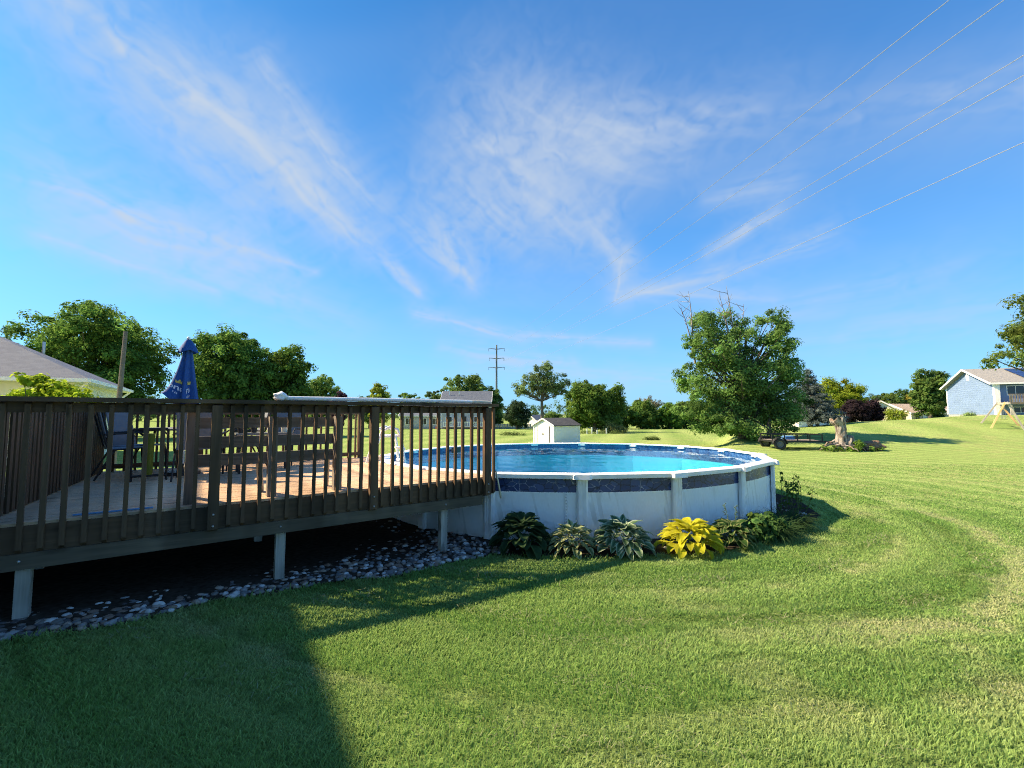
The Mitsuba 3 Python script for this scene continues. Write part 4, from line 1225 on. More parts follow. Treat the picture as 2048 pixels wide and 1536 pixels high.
def siding(p0, p1, z0, z1, pitch, proud=.018, top=None):
    """Lap siding: a saw-tooth wall from p0 to p1. top(t) caps the height along the wall (gables)."""
    p0, p1 = np.array(p0, float), np.array(p1, float)
    t = (p1 - p0); L = np.linalg.norm(t); t /= L
    o = np.array([t[1], -t[0]])
    V, F = [], []
    z = z0
    while z < z1 - 1e-6:
        zt = min(z + pitch, z1)
        if top is None:
            a0 = a1 = 0.0; b0 = b1 = 1.0
        else:
            a0, b0 = top(z); a1, b1 = top(zt)
            if b0 - a0 < .01:
                break
        k = len(V)
        for (ta, za, pr_) in ((a0, z, proud), (b0, z, proud), (b1, zt, 0), (a1, zt, 0)):
            q = p0 + t * L * ta + o * pr_
            V.append([q[0], q[1], za])
        for (ta, pr_) in ((a0, 0), (b0, 0)):
            q = p0 + t * L * ta + o * pr_
            V.append([q[0], q[1], z])
        F += [[k, k + 1, k + 2], [k, k + 2, k + 3], [k, k + 4, k + 5], [k, k + 5, k + 1]]
        z = zt
    return np.array(V), np.array(F)


def slab(bsdf, corners, thick=.12):
    """A roof plane from 3 or 4 corners (counter-clockwise from above), with thickness below; uv in metres."""
    c = np.array(corners, float)
    n = np.cross(c[1] - c[0], c[2] - c[0]); n /= np.linalg.norm(n)
    if n[2] < 0:
        c = c[::-1]; n = -n
    m = len(c)
    h = np.array([n[1], -n[0], 0]); h /= np.linalg.norm(h) + 1e-9
    up = np.cross(n, h)
    if up[2] < 0:
        up = -up; h = -h
    top = [list(range(m))]
    V = np.vstack([c, c - [0, 0, thick]])
    F = []
    for i in range(1, m - 1):
        F += [[0, i, i + 1], [m, m + i + 1, m + i]]
    for i in range(m):
        j = (i + 1) % m
        F += [[i, m + i, m + j], [i, m + j, j]]
    T_ = V[np.array(F)].reshape(-1, 3)
    uv = np.stack([T_ @ h, T_ @ up], 1)
    return ply((T_, np.arange(len(T_)).reshape(-1, 3)), bsdf, uv=uv)


def window(parent, p0, t, w, z0, h, o, frame='m_whitetrim', bars=1):
    """A framed window on a wall: p0 its lower left point in plan, t along the wall, o outward."""
    f_ = .07
    ang = math.degrees(math.atan2(t[1], t[0]))
    def bx(a, b, c, d, pr_, th):
        q = p0 + t * (a + b) / 2 + o * (pr_ + th / 2)
        return (b - a, th, d - c, q[0], q[1], (c + d) / 2, ang)
    boxes = [bx(0, f_, z0, z0 + h, .02, .05), bx(w - f_, w, z0, z0 + h, .02, .05), bx(f_, w - f_, z0, z0 + f_, .02, .05), bx(f_, w - f_, z0 + h - f_, z0 + h, .02, .05)]
    if bars:
        boxes.append(bx(w / 2 - .025, w / 2 + .025, z0 + f_, z0 + h - f_, .02, .04))
    k = part(parent, 'window', bplist(frame, boxes))
    part(k, 'pane', bplist('m_glass', [bx(f_, w - f_, z0 + f_, z0 + h - f_, .022, .012)]))


# grey hip-roofed neighbour at left
h1 = thing('hip_roof_house', 'cream house with a grey hip roof at the left edge beyond the deck', 'house')
A = np.array([-16.6, 17.6]); wdir = np.array([-.545, .838]); vdir = np.array([-.93, -.367])
ov = .55
W1, D1 = 17.0, 10.6
wa_, wb_ = A + vdir * ov + wdir * ov, None
P = [A, A + vdir * W1, A + vdir * W1 + wdir * D1, A + wdir * D1]           # eave corners
Z1 = 3.22
zb = gz(*A)
Pi = [P[0] + vdir * ov + wdir * ov, P[1] - vdir * ov + wdir * ov, P[2] - vdir * ov - wdir * ov, P[3] + vdir * ov - wdir * ov]
for i in range(4):
    a, b = Pi[(i + 1) % 4], Pi[i]
    part(h1, 'wall', ply(siding(b, a, zb - .3, Z1 + .02, .16) if i in (0,) else siding(b, a, zb - .3, Z1 + .02, .16), 'm_creamsiding'))
r0_ = (P[0] + P[3]) / 2 + vdir * D1 * .5; r1_ = (P[1] + P[2]) / 2 - vdir * D1 * .5
RZ = Z1 + D1 * .5 * .52
R0, R1 = [*r0_, RZ], [*r1_, RZ]
e = [[*q, Z1 + .10] for q in P]
part(h1, 'roof', slab('m_greyroof', [e[0], R0, R1, e[1]]))
part(h1, 'roof', slab('m_greyroof', [e[0], e[3], R0]))
part(h1, 'roof', slab('m_greyroof', [e[3], e[2], R1, R0]))
part(h1, 'roof', slab('m_greyroof', [e[1], R1, e[2]]))
for i in range(4):
    a, b = P[i], P[(i + 1) % 4]
    part(h1, 'gutter', bar('m_whitetrim', [*a, Z1 + .03], [*b, Z1 + .03], .12, .14))
sf = Polygon(P).difference(Polygon(Pi))
sm = trimesh.creation.triangulate_polygon(sf, engine='earcut')
part(h1, 'soffit', ply((np.column_stack([sm[0], np.full(len(sm[0]), Z1 - .04)]), sm[1]), 'm_whitetrim'))
o_ = np.array([.838, .545])
for t_ in (1.0, 4.2):
    window(h1, Pi[0] + wdir * t_, wdir, .9, 1.5, 1.3, o_)
part(h1, 'downspout', bar('m_whitetrim', [*(P[3] + vdir * .1), Z1 - .02], [*(Pi[3] + o_ * .08), Z1 - .45], .08, .08))
part(h1, 'downspout', bar('m_whitetrim', [*(P[0] + wdir * .2), Z1 - .02], [*(Pi[0] + np.array([.1, -.05])), Z1 - .42], .08, .08))
vp = np.array(e[0]) * .35 + np.array(R0) * .65 + np.array([-1.1, .2, 0])
vq = np.array([-22.3, 22.0]) 
part(h1, 'vent_pipe', ply(tube(np.array([[-21.6, 20.6, 4.7], [-21.6, 20.6, 5.25]]), .06, 8), 'm_metal', smooth=True))

single('utility_pole', ply(tube(np.array([[-12.30, 14.0, gz(-12.3, 14)], [-12.22, 14.0, 2.5], [-12.14, 14.0, 4.52]]), [.075, .07, .055], 10), 'm_greywood', smooth=30), 'bare grey wooden pole in front of the cream house corner', 'pole')

# unseen house at left, placed so its roof edge shades deck and near lawn
h0 = thing('unseen_deck_house', 'beige house the deck belongs to, out of view at left, shading deck and near lawn', 'house')
w0, o0 = np.array([-.564, .826]), np.array([.826, .564])
E0 = np.array([-9.65, 5.31])
H0 = 6.5
B0 = E0 - o0 * .5
pts0 = [B0 + w0 * 5.9, B0 - w0 * 14, B0 - w0 * 14 - o0 * 9, B0 + w0 * 5.9 - o0 * 9]
for i in range(4):
    part(h0, 'wall', ply(siding(pts0[(i + 1) % 4], pts0[i], -.2, H0 - .1, .16), 'm_tansiding'))
ea, eb = E0 + w0 * 6.3, E0 - w0 * 14.4
fa, fb_ = ea - o0 * 10, eb - o0 * 10
ra, rb_ = (ea + fa) / 2, (eb + fb_) / 2
part(h0, 'roof', slab('m_brownroof', [[*ea, H0], [*eb, H0], [*rb_, H0 + 1.6], [*ra, H0 + 1.6]]))
part(h0, 'roof', slab('m_brownroof', [[*fa, H0], [*fb_, H0], [*rb_, H0 + 1.6], [*ra, H0 + 1.6]]))
for nm, q in (('gable', pts0[0:1] + pts0[3:4]), ('gable', pts0[1:3])):
    mid = (q[0] + q[1]) / 2
    part(h0, nm, ply((np.array([[*q[0], H0 - .1], [*q[1], H0 - .1], [*mid, H0 + 1.4]]), np.array([[0, 1, 2]])), 'm_beige'))
for tt_ in (2.0, -1.5, -6, -10):
    window(h0, B0 + w0 * tt_, w0, 1.2, 3.0 if tt_ < 1 else 2.2, 1.2, o0)


def gable_house(name, label, x, y, ang, w, d, eave, rise, wall, roof, pitch=.2, over=.4, z=None, trim='m_whitetrim', foundation=.3):
    """Rectangular house, ridge along its local y, gables at -y and +y. Local x to the right. Returns (key, frame function)."""
    t = thing(name, label, 'house')
    z = gz(x, y) if z is None else z
    a = math.radians(ang)
    ex, ey = np.array([math.cos(a), math.sin(a)]), np.array([-math.sin(a), math.cos(a)])
    c = np.array([x, y])
    L = lambda u, v: c + ex * u + ey * v
    for s in (-1, 1):
        q0, q1 = (L(-w / 2, -d / 2), L(w / 2, -d / 2)) if s < 0 else (L(w / 2, d / 2), L(-w / 2, d / 2))
        def top(zz, e_=z + eave):
            if zz <= e_:
                return 0.0, 1.0
            k = min((zz - e_) / rise, 1)
            return .5 * k, 1 - .5 * k
        part(t, 'wall', ply(siding(q0, q1, z + foundation, z + eave + rise, pitch, top=top), wall))
        q0, q1 = (L(w / 2, -d / 2), L(w / 2, d / 2)) if s > 0 else (L(-w / 2, d / 2), L(-w / 2, -d / 2))
        part(t, 'wall', ply(siding(q0, q1, z + foundation, z + eave, pitch), wall))
    part(t, 'foundation', bplist('m_concrete', [(w - .02, d - .02, foundation + .7, *c, z + foundation / 2 - .35, ang)]))
    k = rise / (w / 2)
    for s in (-1, 1):
        z0 = z + eave - over * k
        part(t, 'roof', slab(roof, [[*L(s * (w / 2 + over), -d / 2 - over), z0 + .1], [*L(s * (w / 2 + over), d / 2 + over), z0 + .1], [*L(0, d / 2 + over), z + eave + rise + .1], [*L(0, -d / 2 - over), z + eave + rise + .1]], .14))
        part(t, 'fascia', bar(trim, [*L(s * (w / 2 + over + .03), -d / 2 - over), z0 + .03], [*L(s * (w / 2 + over + .03), d / 2 + over), z0 + .03], .06, .2))
        for e_ in (-1, 1):
            v_ = e_ * (d / 2 + over + .03)
            part(t, 'rake_board', bar(trim, [*L(s * (w / 2 + over), v_), z0 + .0], [*L(0, v_), z + eave + rise + .0], .06, .24))
            part(t, 'corner_board', bplist(trim, [(.16, .16, eave - foundation, *L(s * (w / 2), e_ * d / 2), z + foundation + (eave - foundation) / 2, ang)]))
    return t, L, z, ex, ey


# blue house on the knoll
t, L, z, ex, ey = gable_house('blue_house', 'pale blue sided house with white trim on the knoll at right', 72.2, 60.6, -114.2, 13.0, 16, 4.45, 2.2, 'm_bluesiding', 'm_brownroof', pitch=.30, over=.6, z=1.55)
o = -ey
q = L(0, -8) + o * .03
part(t, 'gable_vent', bplist('m_whitetrim', [(.7, .08, .9, *q, z + 4.45 + 1.1, -114.2)]))
part(t, 'corner_post', bplist('m_whitetrim', [(.5, .5, 4.5, *L(6.62, -7.9), z + 2.2, -114.2)]))
for v0 in (-6.9, -3.4, 1.2):
    window(t, L(6.5, v0), ey, 1.7, z + 2.75, 1.25, ex)
window(t, L(6.5, -6.4), ey, 1.4, z + .5, .8, ex)
part(t, 'porch_floor', bplist('m_greywood', [(2.2, 7.0, .22, *L(7.7, -4.2), z + 1.75, -114.2)]))
for v0 in (-7.5, -4.4, -1.2):
    part(t, 'porch_post', bplist('m_postwood', [(.16, .16, 2.9, *L(8.65, v0), z + 1.2, -114.2)]))
part(t, 'porch_rail', bplist('m_greywood', [(.08, 7.0, .10, *L(8.75, -4.2), z + 2.82, -114.2)]))
for v0 in np.arange(-7.6, -.7, .24):
    part(t, 'porch_baluster', bplist('m_greywood', [(.05, .12, .95, *L(8.75, v0), z + 2.33, -114.2)]))
kk = 2.2 / 6.5
def onroof(u, v, lift=.16):
    return [*L(u, v), z + 4.45 + 2.2 - kk * u + .1 + lift]
for i in range(2):
    for j in range(3):
        u0, u1, v0, v1 = 1.0 + 2.2 * i, 3.1 + 2.2 * i, -4.6 + 1.6 * j, -3.05 + 1.6 * j
        part(t, 'solar_panel', slab('m_solar', [onroof(u1, v0), onroof(u1, v1), onroof(u0, v1), onroof(u0, v0)], .05))
scene['m_solar'] = pr((.012, .022, .085), .15, specular=.6)

# tan-roofed ranch house
t, L, z, ex, ey = gable_house('ranch_house', 'low tan roofed ranch house behind the crest of the lawn', 87.6, 99.0, -84, 8.6, 9.4, 2.0, 1.8, 'm_tansiding', 'm_tanroof', z=.25)
window(t, L(4.3, -3.9), ey, 1.2, z + .6, 1.1, ex)
window(t, L(4.3, 2.0), ey, 1.0, z + .6, 1.1, ex)
part(t, 'door', bplist('m_whitetrim', [(.06, .95, 1.9, *L(4.36, -1.6), z + 1.2, -84)]))
t, L, z, ex, ey = gable_house('ranch_house', 'cream gabled wing with windows left of the tan roofed ranch house', 81.6, 101.0, -28, 6.4, 9.0, 2.4, 2.1, 'm_creamsiding', 'm_tanroof', z=.2)
for u0 in (-2.6, -.9, .9):
    window(t, L(u0, -4.5), ex, 1.1, z + .7, 1.3, -ey)
t, L, z, ex, ey = gable_house('grey_garage', 'grey garage just right of the tan roofed ranch house', 95.6, 101.0, -84, 6.0, 4.2, 1.9, 1.2, 'm_greysiding', 'm_tanroof', z=.45)
part(t, 'door', bplist('m_whitetrim', [(.06, 2.4, 1.6, *L(3.05, .2), z + 1.0, -84)]))
t, L, z, ex, ey = gable_house('white_garage', 'low white garage with dark roof behind the blue grey spruce', 61.3, 95.0, -76, 5.0, 7.6, 2.2, 1.2, 'm_shedsiding', 'm_greyroof', z=-1.25)
window(t, L(2.5, -1.6), ey, .7, z + .5, .8, ex)
part(t, 'door', bplist('m_dark', [(.06, .9, 1.4, *L(2.54, .8), z + .9, -80)]))

# the far grey house seen through the railing
t, L, z, ex, ey = gable_house('grey_house', 'two storey grey house with porch behind the deck railing', -9.3, 94.0, -90, 8.4, 9.6, 4.7, 3.0, 'm_greysiding', 'm_greyroof', pitch=.22)
for v0 in (-3.9, 1.7):
    window(t, L(4.2, v0), ey, 1.3, z + 1.0, 1.5, ex)
    window(t, L(4.2, v0), ey, 1.3, z + 3.1, 1.2, ex)
part(t, 'door', bplist('m_dark', [(.06, 1.0, 2.1, *L(4.26, -.3), z + 1.5, -90)]))
part(t, 'porch_floor', bplist('m_greywood', [(2.2, 8.6, .3, *L(5.4, .2), z + .35, -90)]))
part(t, 'porch_rail', bplist('m_whitetrim', [(.08, 8.6, .12, *L(6.45, .2), z + 1.45, -90), (.08, 8.6, .1, *L(6.45, .2), z + .62, -90)]))
for v0 in np.arange(-4.0, 4.5, .42):
    part(t, 'porch_baluster', bplist('m_whitetrim', [(.07, .13, .8, *L(6.45, v0), z + 1.0, -90)]))
part(t, 'vent_pipe', bplist('m_whitetrim', [(.12, .12, .9, *L(1.2, -3.6), z + 7.4, 0)]))
part(t, 'vent_pipe', bplist('m_whitetrim', [(.1, .1, .7, *L(1.2, -1.6), z + 7.3, 0)]))
t, L, z, ex, ey = gable_house('grey_house', 'low wing with grey roof on the left of the far grey house', -18.3, 95.0, -90, 7.4, 8.4, 2.8, 1.9, 'm_greysiding', 'm_greyroof', pitch=.22)
for v0 in (-3.2, -.2, 2.2):
    window(t, L(3.7, v0), ey, 1.2, z + .9, 1.3, ex)
part(t, 'planter', bplist('m_pink', [(.3, .5, .5, *L(4.4, 3.2), z + .25, -90)]))
t, L, z, ex, ey = gable_house('white_house', 'tiny white gabled house far away behind the shed roof', 6.3, 114.0, -40, 3.4, 5.0, 2.0, 1.2, 'm_shedsiding', 'm_greyroof', z=gz(6.3, 114) - .3)

# shed
shed = thing('garden_shed', 'small white garden shed with dark roof standing behind the pool', 'shed')
a_ = -49.0
ca, sa = math.cos(math.radians(a_)), math.sin(math.radians(a_))
ex, ey = np.array([ca, sa]), np.array([-sa, ca])
cs_ = np.array([3.42, 34.6]); zs_ = gz(3.42, 34.6) - .03
Ls = lambda u, v: cs_ + ex * u + ey * v
w, d, ev, ri = 2.1, 2.8, 1.42, .48
for s in (-1, 1):
    q0, q1 = (Ls(-w / 2, -d / 2), Ls(w / 2, -d / 2)) if s < 0 else (Ls(w / 2, d / 2), Ls(-w / 2, d / 2))
    part(shed, 'wall', ply(siding(q0, q1, zs_, zs_ + ev + ri, .11, .012, top=lambda zz: (0.0, 1.0) if zz <= zs_ + ev else (.5 * min((zz - zs_ - ev) / ri, 1), 1 - .5 * min((zz - zs_ - ev) / ri, 1))), 'm_shedsiding'))
    q0, q1 = (Ls(w / 2, -d / 2), Ls(w / 2, d / 2)) if s > 0 else (Ls(-w / 2, d / 2), Ls(-w / 2, -d / 2))
    part(shed, 'wall', ply(siding(q0, q1, zs_, zs_ + ev, .11, .012), 'm_shedsiding'))
    part(shed, 'roof', slab('m_darkroof', [[*Ls(s * (w / 2 + .12), -d / 2 - .12), zs_ + ev], [*Ls(s * (w / 2 + .12), d / 2 + .12), zs_ + ev], [*Ls(0, d / 2 + .12), zs_ + ev + ri + .06], [*Ls(0, -d / 2 - .12), zs_ + ev + ri + .06]], .06))
    for e_ in (-1, 1):
        part(shed, 'trim', bplist('m_whitetrim', [(.09, .09, ev, *Ls(s * w / 2, e_ * d / 2), zs_ + ev / 2, a_)]))
    part(shed, 'trim', bar('m_whitetrim', [*Ls(s * (w / 2 + .12), -d / 2 - .14), zs_ + ev - .03], [*Ls(0, -d / 2 - .14), zs_ + ev + ri + .02], .03, .09))
for s in (-1, 1):
    dr_ = part(shed, 'door', bplist('m_whitetrim', [(.56, .04, 1.28, *Ls(s * .295, -d / 2 - .03), zs_ + .70, a_)]))
    part(dr_, 'handle', bplist('m_dark', [(.03, .03, .14, *Ls(s * .06, -d / 2 - .06), zs_ + .75, a_)]))
    part(shed, 'door_trim', bplist('m_greywood', [(.05, .03, 1.32, *Ls(s * .61, -d / 2 - .03), zs_ + .70, a_)]))

# wooden privacy fence beyond the shed
fe = thing('wooden_fence', 'low weathered wooden board fence far behind the pool, left of the shed', 'fence')
pk = bplist('m_fence', [(.30, .03, 1.0, 0, 0, .5)])
for i, x in enumerate(np.arange(-3.6, 5.2, .335)):
    part(fe, 'board', moved(pk, T().translate([x, 92.0 + .05 * (i % 2), gz(x, 92) - .02]).scale([1, 1, 1.0 + .04 * math.sin(i * 3.3)])))
for z_ in (.3, .8):
    part(fe, 'rail', bplist('m_fence', [(8.8, .05, .09, .75, 92.08, gz(1, 92) + z_)]))

# pond glimpsed between the trees
pv = np.array([[16.0, 84, 0], [19.2, 84, 0], [20.5, 97, 0], [15.5, 97, 0]], float); pv[:, 2] = gz(18, 86) + .16
scene['m_pond'] = pr((.03, .09, .14), .1, specular=.6)
single('pond', ply((pv, np.array([[0, 1, 2, 3]])), 'm_pond'), 'strip of blue pond water glimpsed under the broad low tree', kind='structure')
# garden bed right of the shed
gs = thing('garden_shrub', 'untidy low shrub in the garden bed right of the shed', 'plant')
(v, f, c), cc, _ = crown_mesh([(13.2, 60, gz(13, 60) + .7, 1.1, .8, .7), (14.6, 60.5, gz(14, 60) + .45, .9, .7, .45)], 60, 26, .16, (.12, .13, .05), 601)
part(gs, 'foliage', ply((v, f), 'm_leaf', color=c))
part(gs, 'stems', ply(limbs([13.3, 60, gz(13, 60)], cc, 602, .05, 12, gz(13, 60) + .3), 'm_bark', smooth=True))
for i, (x, h) in enumerate(((9.6, .65), (10.3, .85), (10.9, .5), (12.2, .7))):
    single('garden_stake', bplist('m_whitetrim', [(.12, .12, h, x, 58 + .4 * (i % 2), gz(x, 58) + h / 2)]), ('white garden stake closest to the shed', 'tallest white garden stake right of the shed', 'shortest white garden stake right of the shed', 'white garden stake farthest right of the shed')[i], 'stake', 'white stakes in the garden bed')
for nm, lab, lob_, sd in (('weed_patch', 'row of dark weeds in the lawn left of the shed', [(-.9, 52, gz(0, 52) + .14, .7, .3, .2), (.1, 52, gz(0, 52) + .14, .7, .3, .22), (1.0, 52, gz(0, 52) + .12, .6, .3, .18)], 611),
                          ('brush_heap', 'small dark heap of brush on the lawn right of the shed', [(12.2, 40, gz(12, 40) + .10, .5, .3, .18), (12.6, 40, gz(12, 40) + .06, .4, .3, .12)], 616),
                          ('garden_weeds', 'pale green weeds around the white stakes in the garden bed', [(9.6, 58.5, gz(10, 58) + .15, .9, .5, .25), (11.4, 58.5, gz(11, 58) + .15, 1.0, .5, .3), (13.4, 58, gz(13, 58) + .12, 1.2, .5, .22)], 621)):
    (v, f, c), cc, _ = crown_mesh(lob_, 40, 24, .11, (.07, .10, .035), sd)
    t = thing(nm, lab, 'plant')
    part(t, 'foliage', ply((v, f), 'm_leaf', color=c))

# ------------------------------------------------------------------ trailer
tr = thing('utility_trailer', 'black flat utility trailer with low pipe rails parked by the shaggy tree', 'trailer')
TA = math.radians(-6)
tx, ty = np.array([math.cos(TA), math.sin(TA)]), np.array([-math.sin(TA), math.cos(TA)])
t0 = np.array([15.72, 26.2]); zt = gz(16.3, 26.2)
Lt = lambda u, v, z: [*(t0 + tx * u + ty * v), zt + z]
AD = math.degrees(TA)
for i in range(8):
    q = Lt(-.9 + 1.25, -.65 + i * .187, .50)
    part(tr, 'plank', bplist('m_greywood', [(2.5, .175, .04, *q, AD)]))
for v in (-.74, .74):
    part(tr, 'side_beam', bar('m_black', Lt(-.95, v, .46), Lt(1.7, v, .46), .06, .10))
    part(tr, 'top_pipe', bar('m_black', Lt(-.95, v, .84), Lt(1.7, v, .84), .04, .05))
    part(tr, 'mid_pipe', bar('m_black', Lt(-.95, v, .66), Lt(1.7, v, .66), .03, .03))
    for u in (-.95, -.3, .4, 1.05, 1.7):
        part(tr, 'stake', bar('m_black', Lt(u, v, .46), Lt(u, v, .86), .045, .045))
for u in (-.95, 1.7):
    part(tr, 'end_beam', bar('m_black', Lt(u, -.74, .46), Lt(u, .74, .46), .06, .10))
part(tr, 'end_rail', bar('m_black', Lt(1.7, -.74, .84), Lt(1.7, .74, .84), .04, .05))
part(tr, 'tongue', bar('m_black', Lt(1.7, 0, .42), Lt(2.5, -.1, .40), .08, .08))
def wheel(c, axis_, r, w):
    """tyre and rim as lathes round a horizontal axis"""
    def lathe(prof, n=26):
        a = np.arange(n) * 2 * np.pi / n
        u = np.cross(axis_, [0, 0, 1.0]); u /= np.linalg.norm(u)
        V = np.concatenate([np.array(c) + np.array(axis_) * x + q * (np.cos(a)[:, None] * u + np.sin(a)[:, None] * np.array([0, 0, 1.0])) for x, q in prof])
        i, j = np.meshgrid(np.arange(len(prof) - 1), np.arange(n), indexing='ij')
        F = np.stack([i * n + j, (i + 1) * n + j, (i + 1) * n + (j + 1) % n, i * n + (j + 1) % n], -1).reshape(-1, 4)
        return V, F
    k = part(tr, 'wheel', ply(lathe([(-w / 2, r * .62), (-w / 2, r * .9), (-w * .35, r), (w * .35, r), (w / 2, r * .9), (w / 2, r * .62)]), 'm_black', smooth=30))
    part(k, 'rim', ply(lathe([(w * .4, .01), (w * .42, r * .2), (w * .20, r * .4), (w * .3, r * .60), (-w * .3, r * .60), (-w * .2, r * .3), (-w * .2, .01)]), 'm_steel', smooth=30))
for v in (-.90, .90):
    wheel(Lt(-.62, v, .31), [ty[0], ty[1], 0] if v > 0 else [-ty[0], -ty[1], 0], .31, .19)
    fa_ = np.linspace(.05, np.pi - .05, 9)
    part(tr, 'fender', ply(join([tube(np.array([[*(t0 + tx * (-.62 + .38 * math.cos(a)) + ty * (v + o_s)), zt + .31 + .38 * math.sin(a)] for a in fa_]), .03, 5) for o_s in (-.07, 0, .07)]), 'm_black', smooth=True))
single('blue_tarp', bplist('m_bluecloth', [(.55, .42, .16, *Lt(.32, .2, .60), AD + 8), (.46, .34, .06, *Lt(.34, .2, .71), AD - 6)]), 'folded light blue tarp lying on the black trailer', 'tarp')

# ------------------------------------------------------------------ broken stump with roots
sp = thing('tree_stump', 'tall broken grey tree stump with bare roots beside the trailer', 'stump')
sx, sy = 18.55, 25.4; sz = gz(sx, sy)
nn, mm = 40, 40
hh, aa = np.meshgrid(np.linspace(0, 1, nn), np.arange(mm) * 2 * np.pi / mm, indexing='ij')
rad = .25 + .20 * (1 - hh) ** 5 + .10 * S((hh - .72) / .2)
dirs = np.stack([np.cos(aa), np.sin(aa), hh * 3], -1)
rad = rad * (1 + .55 * (meshkit.fbm(dirs * 1.9, 4, 5) - .5) + .34 * (meshkit.noise(np.stack([np.cos(aa) * 5, np.sin(aa) * 5, hh * 1.2], -1), 6) - .5))
topz = 1.72 * hh + .25 * (meshkit.noise(np.stack([np.cos(aa) * 2, np.sin(aa) * 2, 0 * aa], -1), 8) - .4) * hh ** 4
V = np.stack([sx + rad * np.cos(aa) - .14 * hh - .10 * S((hh - .75) / .2), sy + rad * np.sin(aa), sz + topz], -1).reshape(-1, 3)
ii, jj = np.meshgrid(np.arange(nn - 1), np.arange(mm), indexing='ij')
F = np.stack([ii * mm + jj, ii * mm + (jj + 1) % mm, (ii + 1) * mm + (jj + 1) % mm, (ii + 1) * mm + jj], -1).reshape(-1, 4)
V = np.vstack([V, [[sx - .25, sy, sz + 1.60]]])
F = np.vstack([np.vstack([F[:, [0, 1, 2]], F[:, [0, 2, 3]]]), np.stack([(nn - 1) * mm + np.arange(mm), (nn - 1) * mm + (np.arange(mm) + 1) % mm, np.full(mm, len(V) - 1)], 1)])
part(sp, 'trunk', ply((V, F), 'm_deadwood', smooth=50))
hv = np.array(trimesh.creation.icosphere(subdivisions=3).vertices); hf = trimesh.creation.icosphere(subdivisions=3).faces
hv2 = hv * np.array([.26, .26, .48]) * (1 + .6 * (meshkit.fbm(hv * 1.7, 3, 9)[:, None] - .5))
part(sp, 'burl', ply((hv2 + np.array([sx + .30, sy - .12, sz + .40]), hf), 'm_deadwood', smooth=True))
g = rs(91)
for p1, p2, r in (((-1.5, -.3, .04), (-.15, 0, .42), .075), ((-.9, -.5, .03), (-.1, -.1, .30), .06), ((.1, -1.0, .02), (-.6, -.3, .32), .05), ((1.45, -.3, .1), (.3, .1, .62), .055), ((1.0, .3, .04), (.2, .1, .5), .05), ((-1.15, .3, .03), (-.2, .1, .55), .06), ((.8, -.6, .03), (.2, -.2, .3), .05)):
    c = curve(np.array([sx, sy, sz]) + p2, np.array([sx, sy, sz]) + p1, [g.normal() * .08, g.normal() * .08, .06], 8)
    c[1:-1] += g.normal(size=(6, 3)) * .025
    part(sp, 'root', ply(tube(c, np.linspace(r, r * .45, 8), 7), 'm_deadwood', smooth=True))
hv3 = hv * np.array([.50, .34, .30]) * (1 + .8 * (meshkit.fbm(hv * 1.9, 3, 19)[:, None] - .5))
lg = thing('log_chunk', 'rotten reddish brown log chunk lying right of the broken stump', 'log')
part(lg, 'body', ply((hv3 * np.array([1.15, 1, 1.2]) + np.array([sx + 1.55, sy - .15, sz + .2]), hf), 'm_rotwood', smooth=True))
part(lg, 'splinter', ply(join([tube(curve([sx + 1.0 + .22 * k, sy - .5, sz + .05], [sx + 1.25 + .2 * k, sy + .1, sz + .12 + .06 * k], [0, 0, .05], 4), [.05, .06, .05, .02], 6) for k in range(4)]), 'm_rotwood', smooth=True))
sw = thing('stump_weeds', 'green weeds growing round the foot of the broken stump', 'plant')
(v, f, c), cc, _ = crown_mesh([(sx - .9, sy - .55, sz + .12, .6, .25, .16), (sx + .55, sy - .55, sz + .30, .28, .22, .32), (sx + 1.3, sy - .6, sz + .08, .5, .2, .12), (sx + .1, sy - .6, sz + .08, .5, .2, .12), (sx + 1.95, sy - .1, sz + .08, .28, .2, .12)], 60, 26, .085, (.085, .150, .028), 631, clump=.25)
part(sw, 'foliage', ply((v, f), 'm_leaf', color=c))

# ------------------------------------------------------------------ swing set
ss = thing('swing_set', 'wooden A-frame swing set on the slope in front of the blue house', 'swing set')
b0, b1 = np.array([36.9, 34.2]), np.array([34.8, 31.5])
zt_ = (gz(*b0) + gz(*b1)) / 2 + 1.75
part(ss, 'top_beam', bar('m_postwood', [*b0, zt_], [*b1, zt_], .10, .14))
fd = (b1 - b0) / np.linalg.norm(b1 - b0); fs = np.array([-fd[1], fd[0]])
for k, b in enumerate((b0 + fd * .12, b1 - fd * .9)):
    for s in (-1, 1):
        ft = b + fs * .98 * s * (.85 if k else 1) - fd * .05
        part(ss, 'leg', bar('m_yellowwood' if s * (1 if k else -1) < 0 else 'm_postwood', [*ft, gz(*ft) - .03], [*(b + fs * .04 * s), zt_ + .10], .10, .10))  # lit legs yellow, shaded legs grey: the light is put into the wood colour
for u in (1.0, 1.8):
    c = b0 + fd * u
    k = part(ss, 'swing_seat', bplist('m_green', [(.45, .18, .03, *c, zt_ - 1.15, math.degrees(math.atan2(fd[1], fd[0])))]))
    for s in (-.2, .2):
        q = c + fd * s
        part(k, 'chain', bar('m_metal', [*q, zt_ - 1.14], [*q, zt_ - .06], .012, .012))
hb = thing('house_bush', 'pale flowering bush against the blue house wall', 'plant')
(v, f, c), cc, _ = crown_mesh([(66.2, 63.0, 2.0, 1.3, 1.0, 1.1), (64.4, 63.0, 1.6, 1.2, .8, .5), (68, 64.5, 1.5, 1.2, .8, .4)], 70, 26, .26, (.13, .19, .08), 641)
part(hb, 'foliage', ply((v, f), 'm_leaf', color=c))
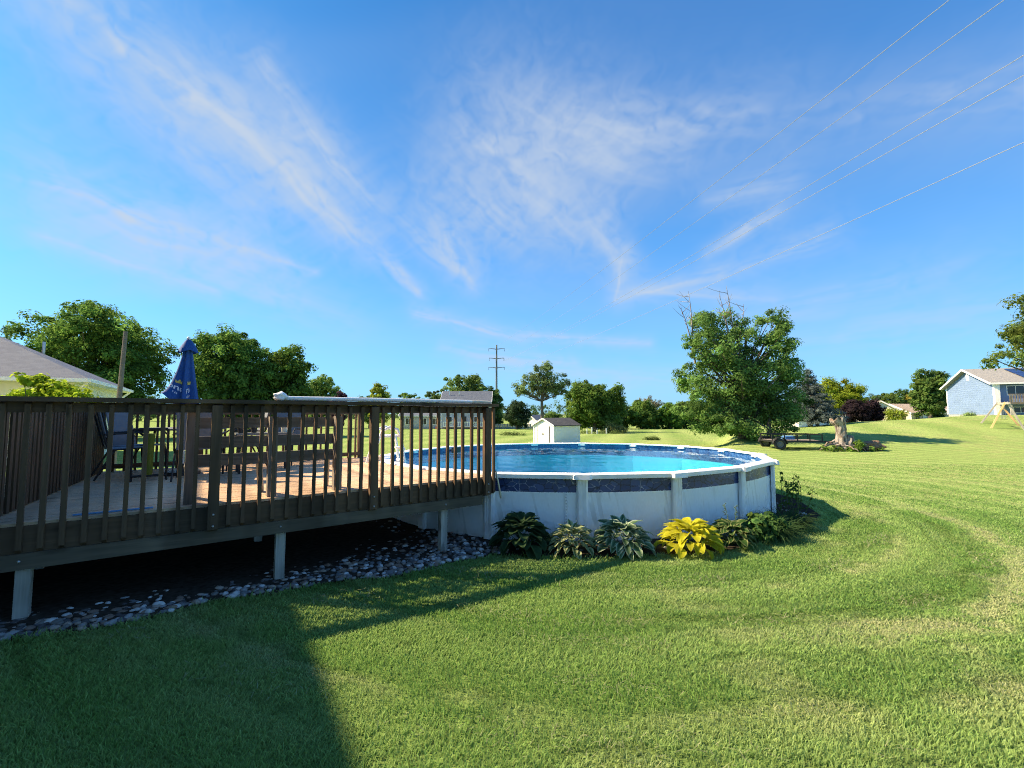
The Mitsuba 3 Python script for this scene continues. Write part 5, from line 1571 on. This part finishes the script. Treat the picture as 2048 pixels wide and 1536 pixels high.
for X, Y, w, col, lab, sd in ((79.0, 93, 1.9, (.15, .19, .03), 'rounded yellow green shrub before the tan roofed ranch house', 651), (75.0, 93.0, 1.1, (.10, .045, .05), 'dark reddish shrub left of the yellow green shrub', 656), (73.2, 93.0, .9, (.13, .18, .03), 'small light green shrub beside the purple plum tree', 661)):
    t = thing('garden_bush', lab, 'plant')
    (v, f, c), cc, _ = crown_mesh([(X, Y, gz(X, Y) + w * .55, w, w, w * .75)], 60, 26, .3, col, sd)
    part(t, 'foliage', ply((v, f), 'm_leaf', color=c))

# ------------------------------------------------------------------ transmission tower and its lines
tw = thing('transmission_tower', 'slim steel transmission pole with three pairs of cross arms above the trees', 'pylon')
X0, Y0 = -6.9, 200.0
zb = gz(X0, Y0); ZT = 32.8
part(tw, 'pole', ply(tube(np.array([[X0, Y0, zb - .5], [X0, Y0, ZT]]), [.62, .30], 10), 'm_steel', smooth=30))
arms = []
for z_, w_ in ((31.2, 3.6), (26.9, 3.3), (22.8, 3.6)):
    for s in (-1, 1):
        part(tw, 'arm', ply(tube(np.array([[X0, Y0, z_ - .35], [X0 + s * w_ * .5, Y0, z_ - .1], [X0 + s * w_, Y0, z_]]), [.20, .15, .10], 8), 'm_steel', smooth=True))
        part(tw, 'insulator', ply(tube(np.array([[X0 + s * w_, Y0, z_], [X0 + s * w_, Y0, z_ - 1.3]]), .09, 6), 'm_steel', smooth=True))
        arms.append((X0 + s * w_, Y0, z_ - 1.3))
scene['m_wire'] = pr((.26, .27, .29), .5)
LABS = ('highest power line, nearly vertical at the top edge', 'power line crossing the top right corner of the sky', 'power line just above the brightest one at the right edge', 'brightest power line, third down along the right edge', 'lowest power line on the right side of the sky')
# each line runs from the tower to the next one, passing high over the lawn on the right
for ar, over_, lab in zip((arms[0], arms[1], arms[3], arms[3], arms[5]), [(25.94, 26.0, 27.29), (29.23, 26.0, 27.29), (31.22, 26.0, 24.47), (31.13, 26.0, 23.19), (30.8, 26.0, 18.95)], LABS):
    p, q = np.array(ar), np.array(over_)
    q = p + (q - p) * 1.16
    t_ = np.linspace(0, 1, 70)[:, None] ** .8
    c = p * (1 - t_) + q * t_
    c[:, 2] -= (4 * t_ * (1 - t_))[:, 0] * 1.5
    single('power_line', ply(tube(c, np.interp(c[:, 1], [10, 30, 90, 190], [.024, .022, .020, .016]), 5), 'm_wire', smooth=True), lab, 'power line')
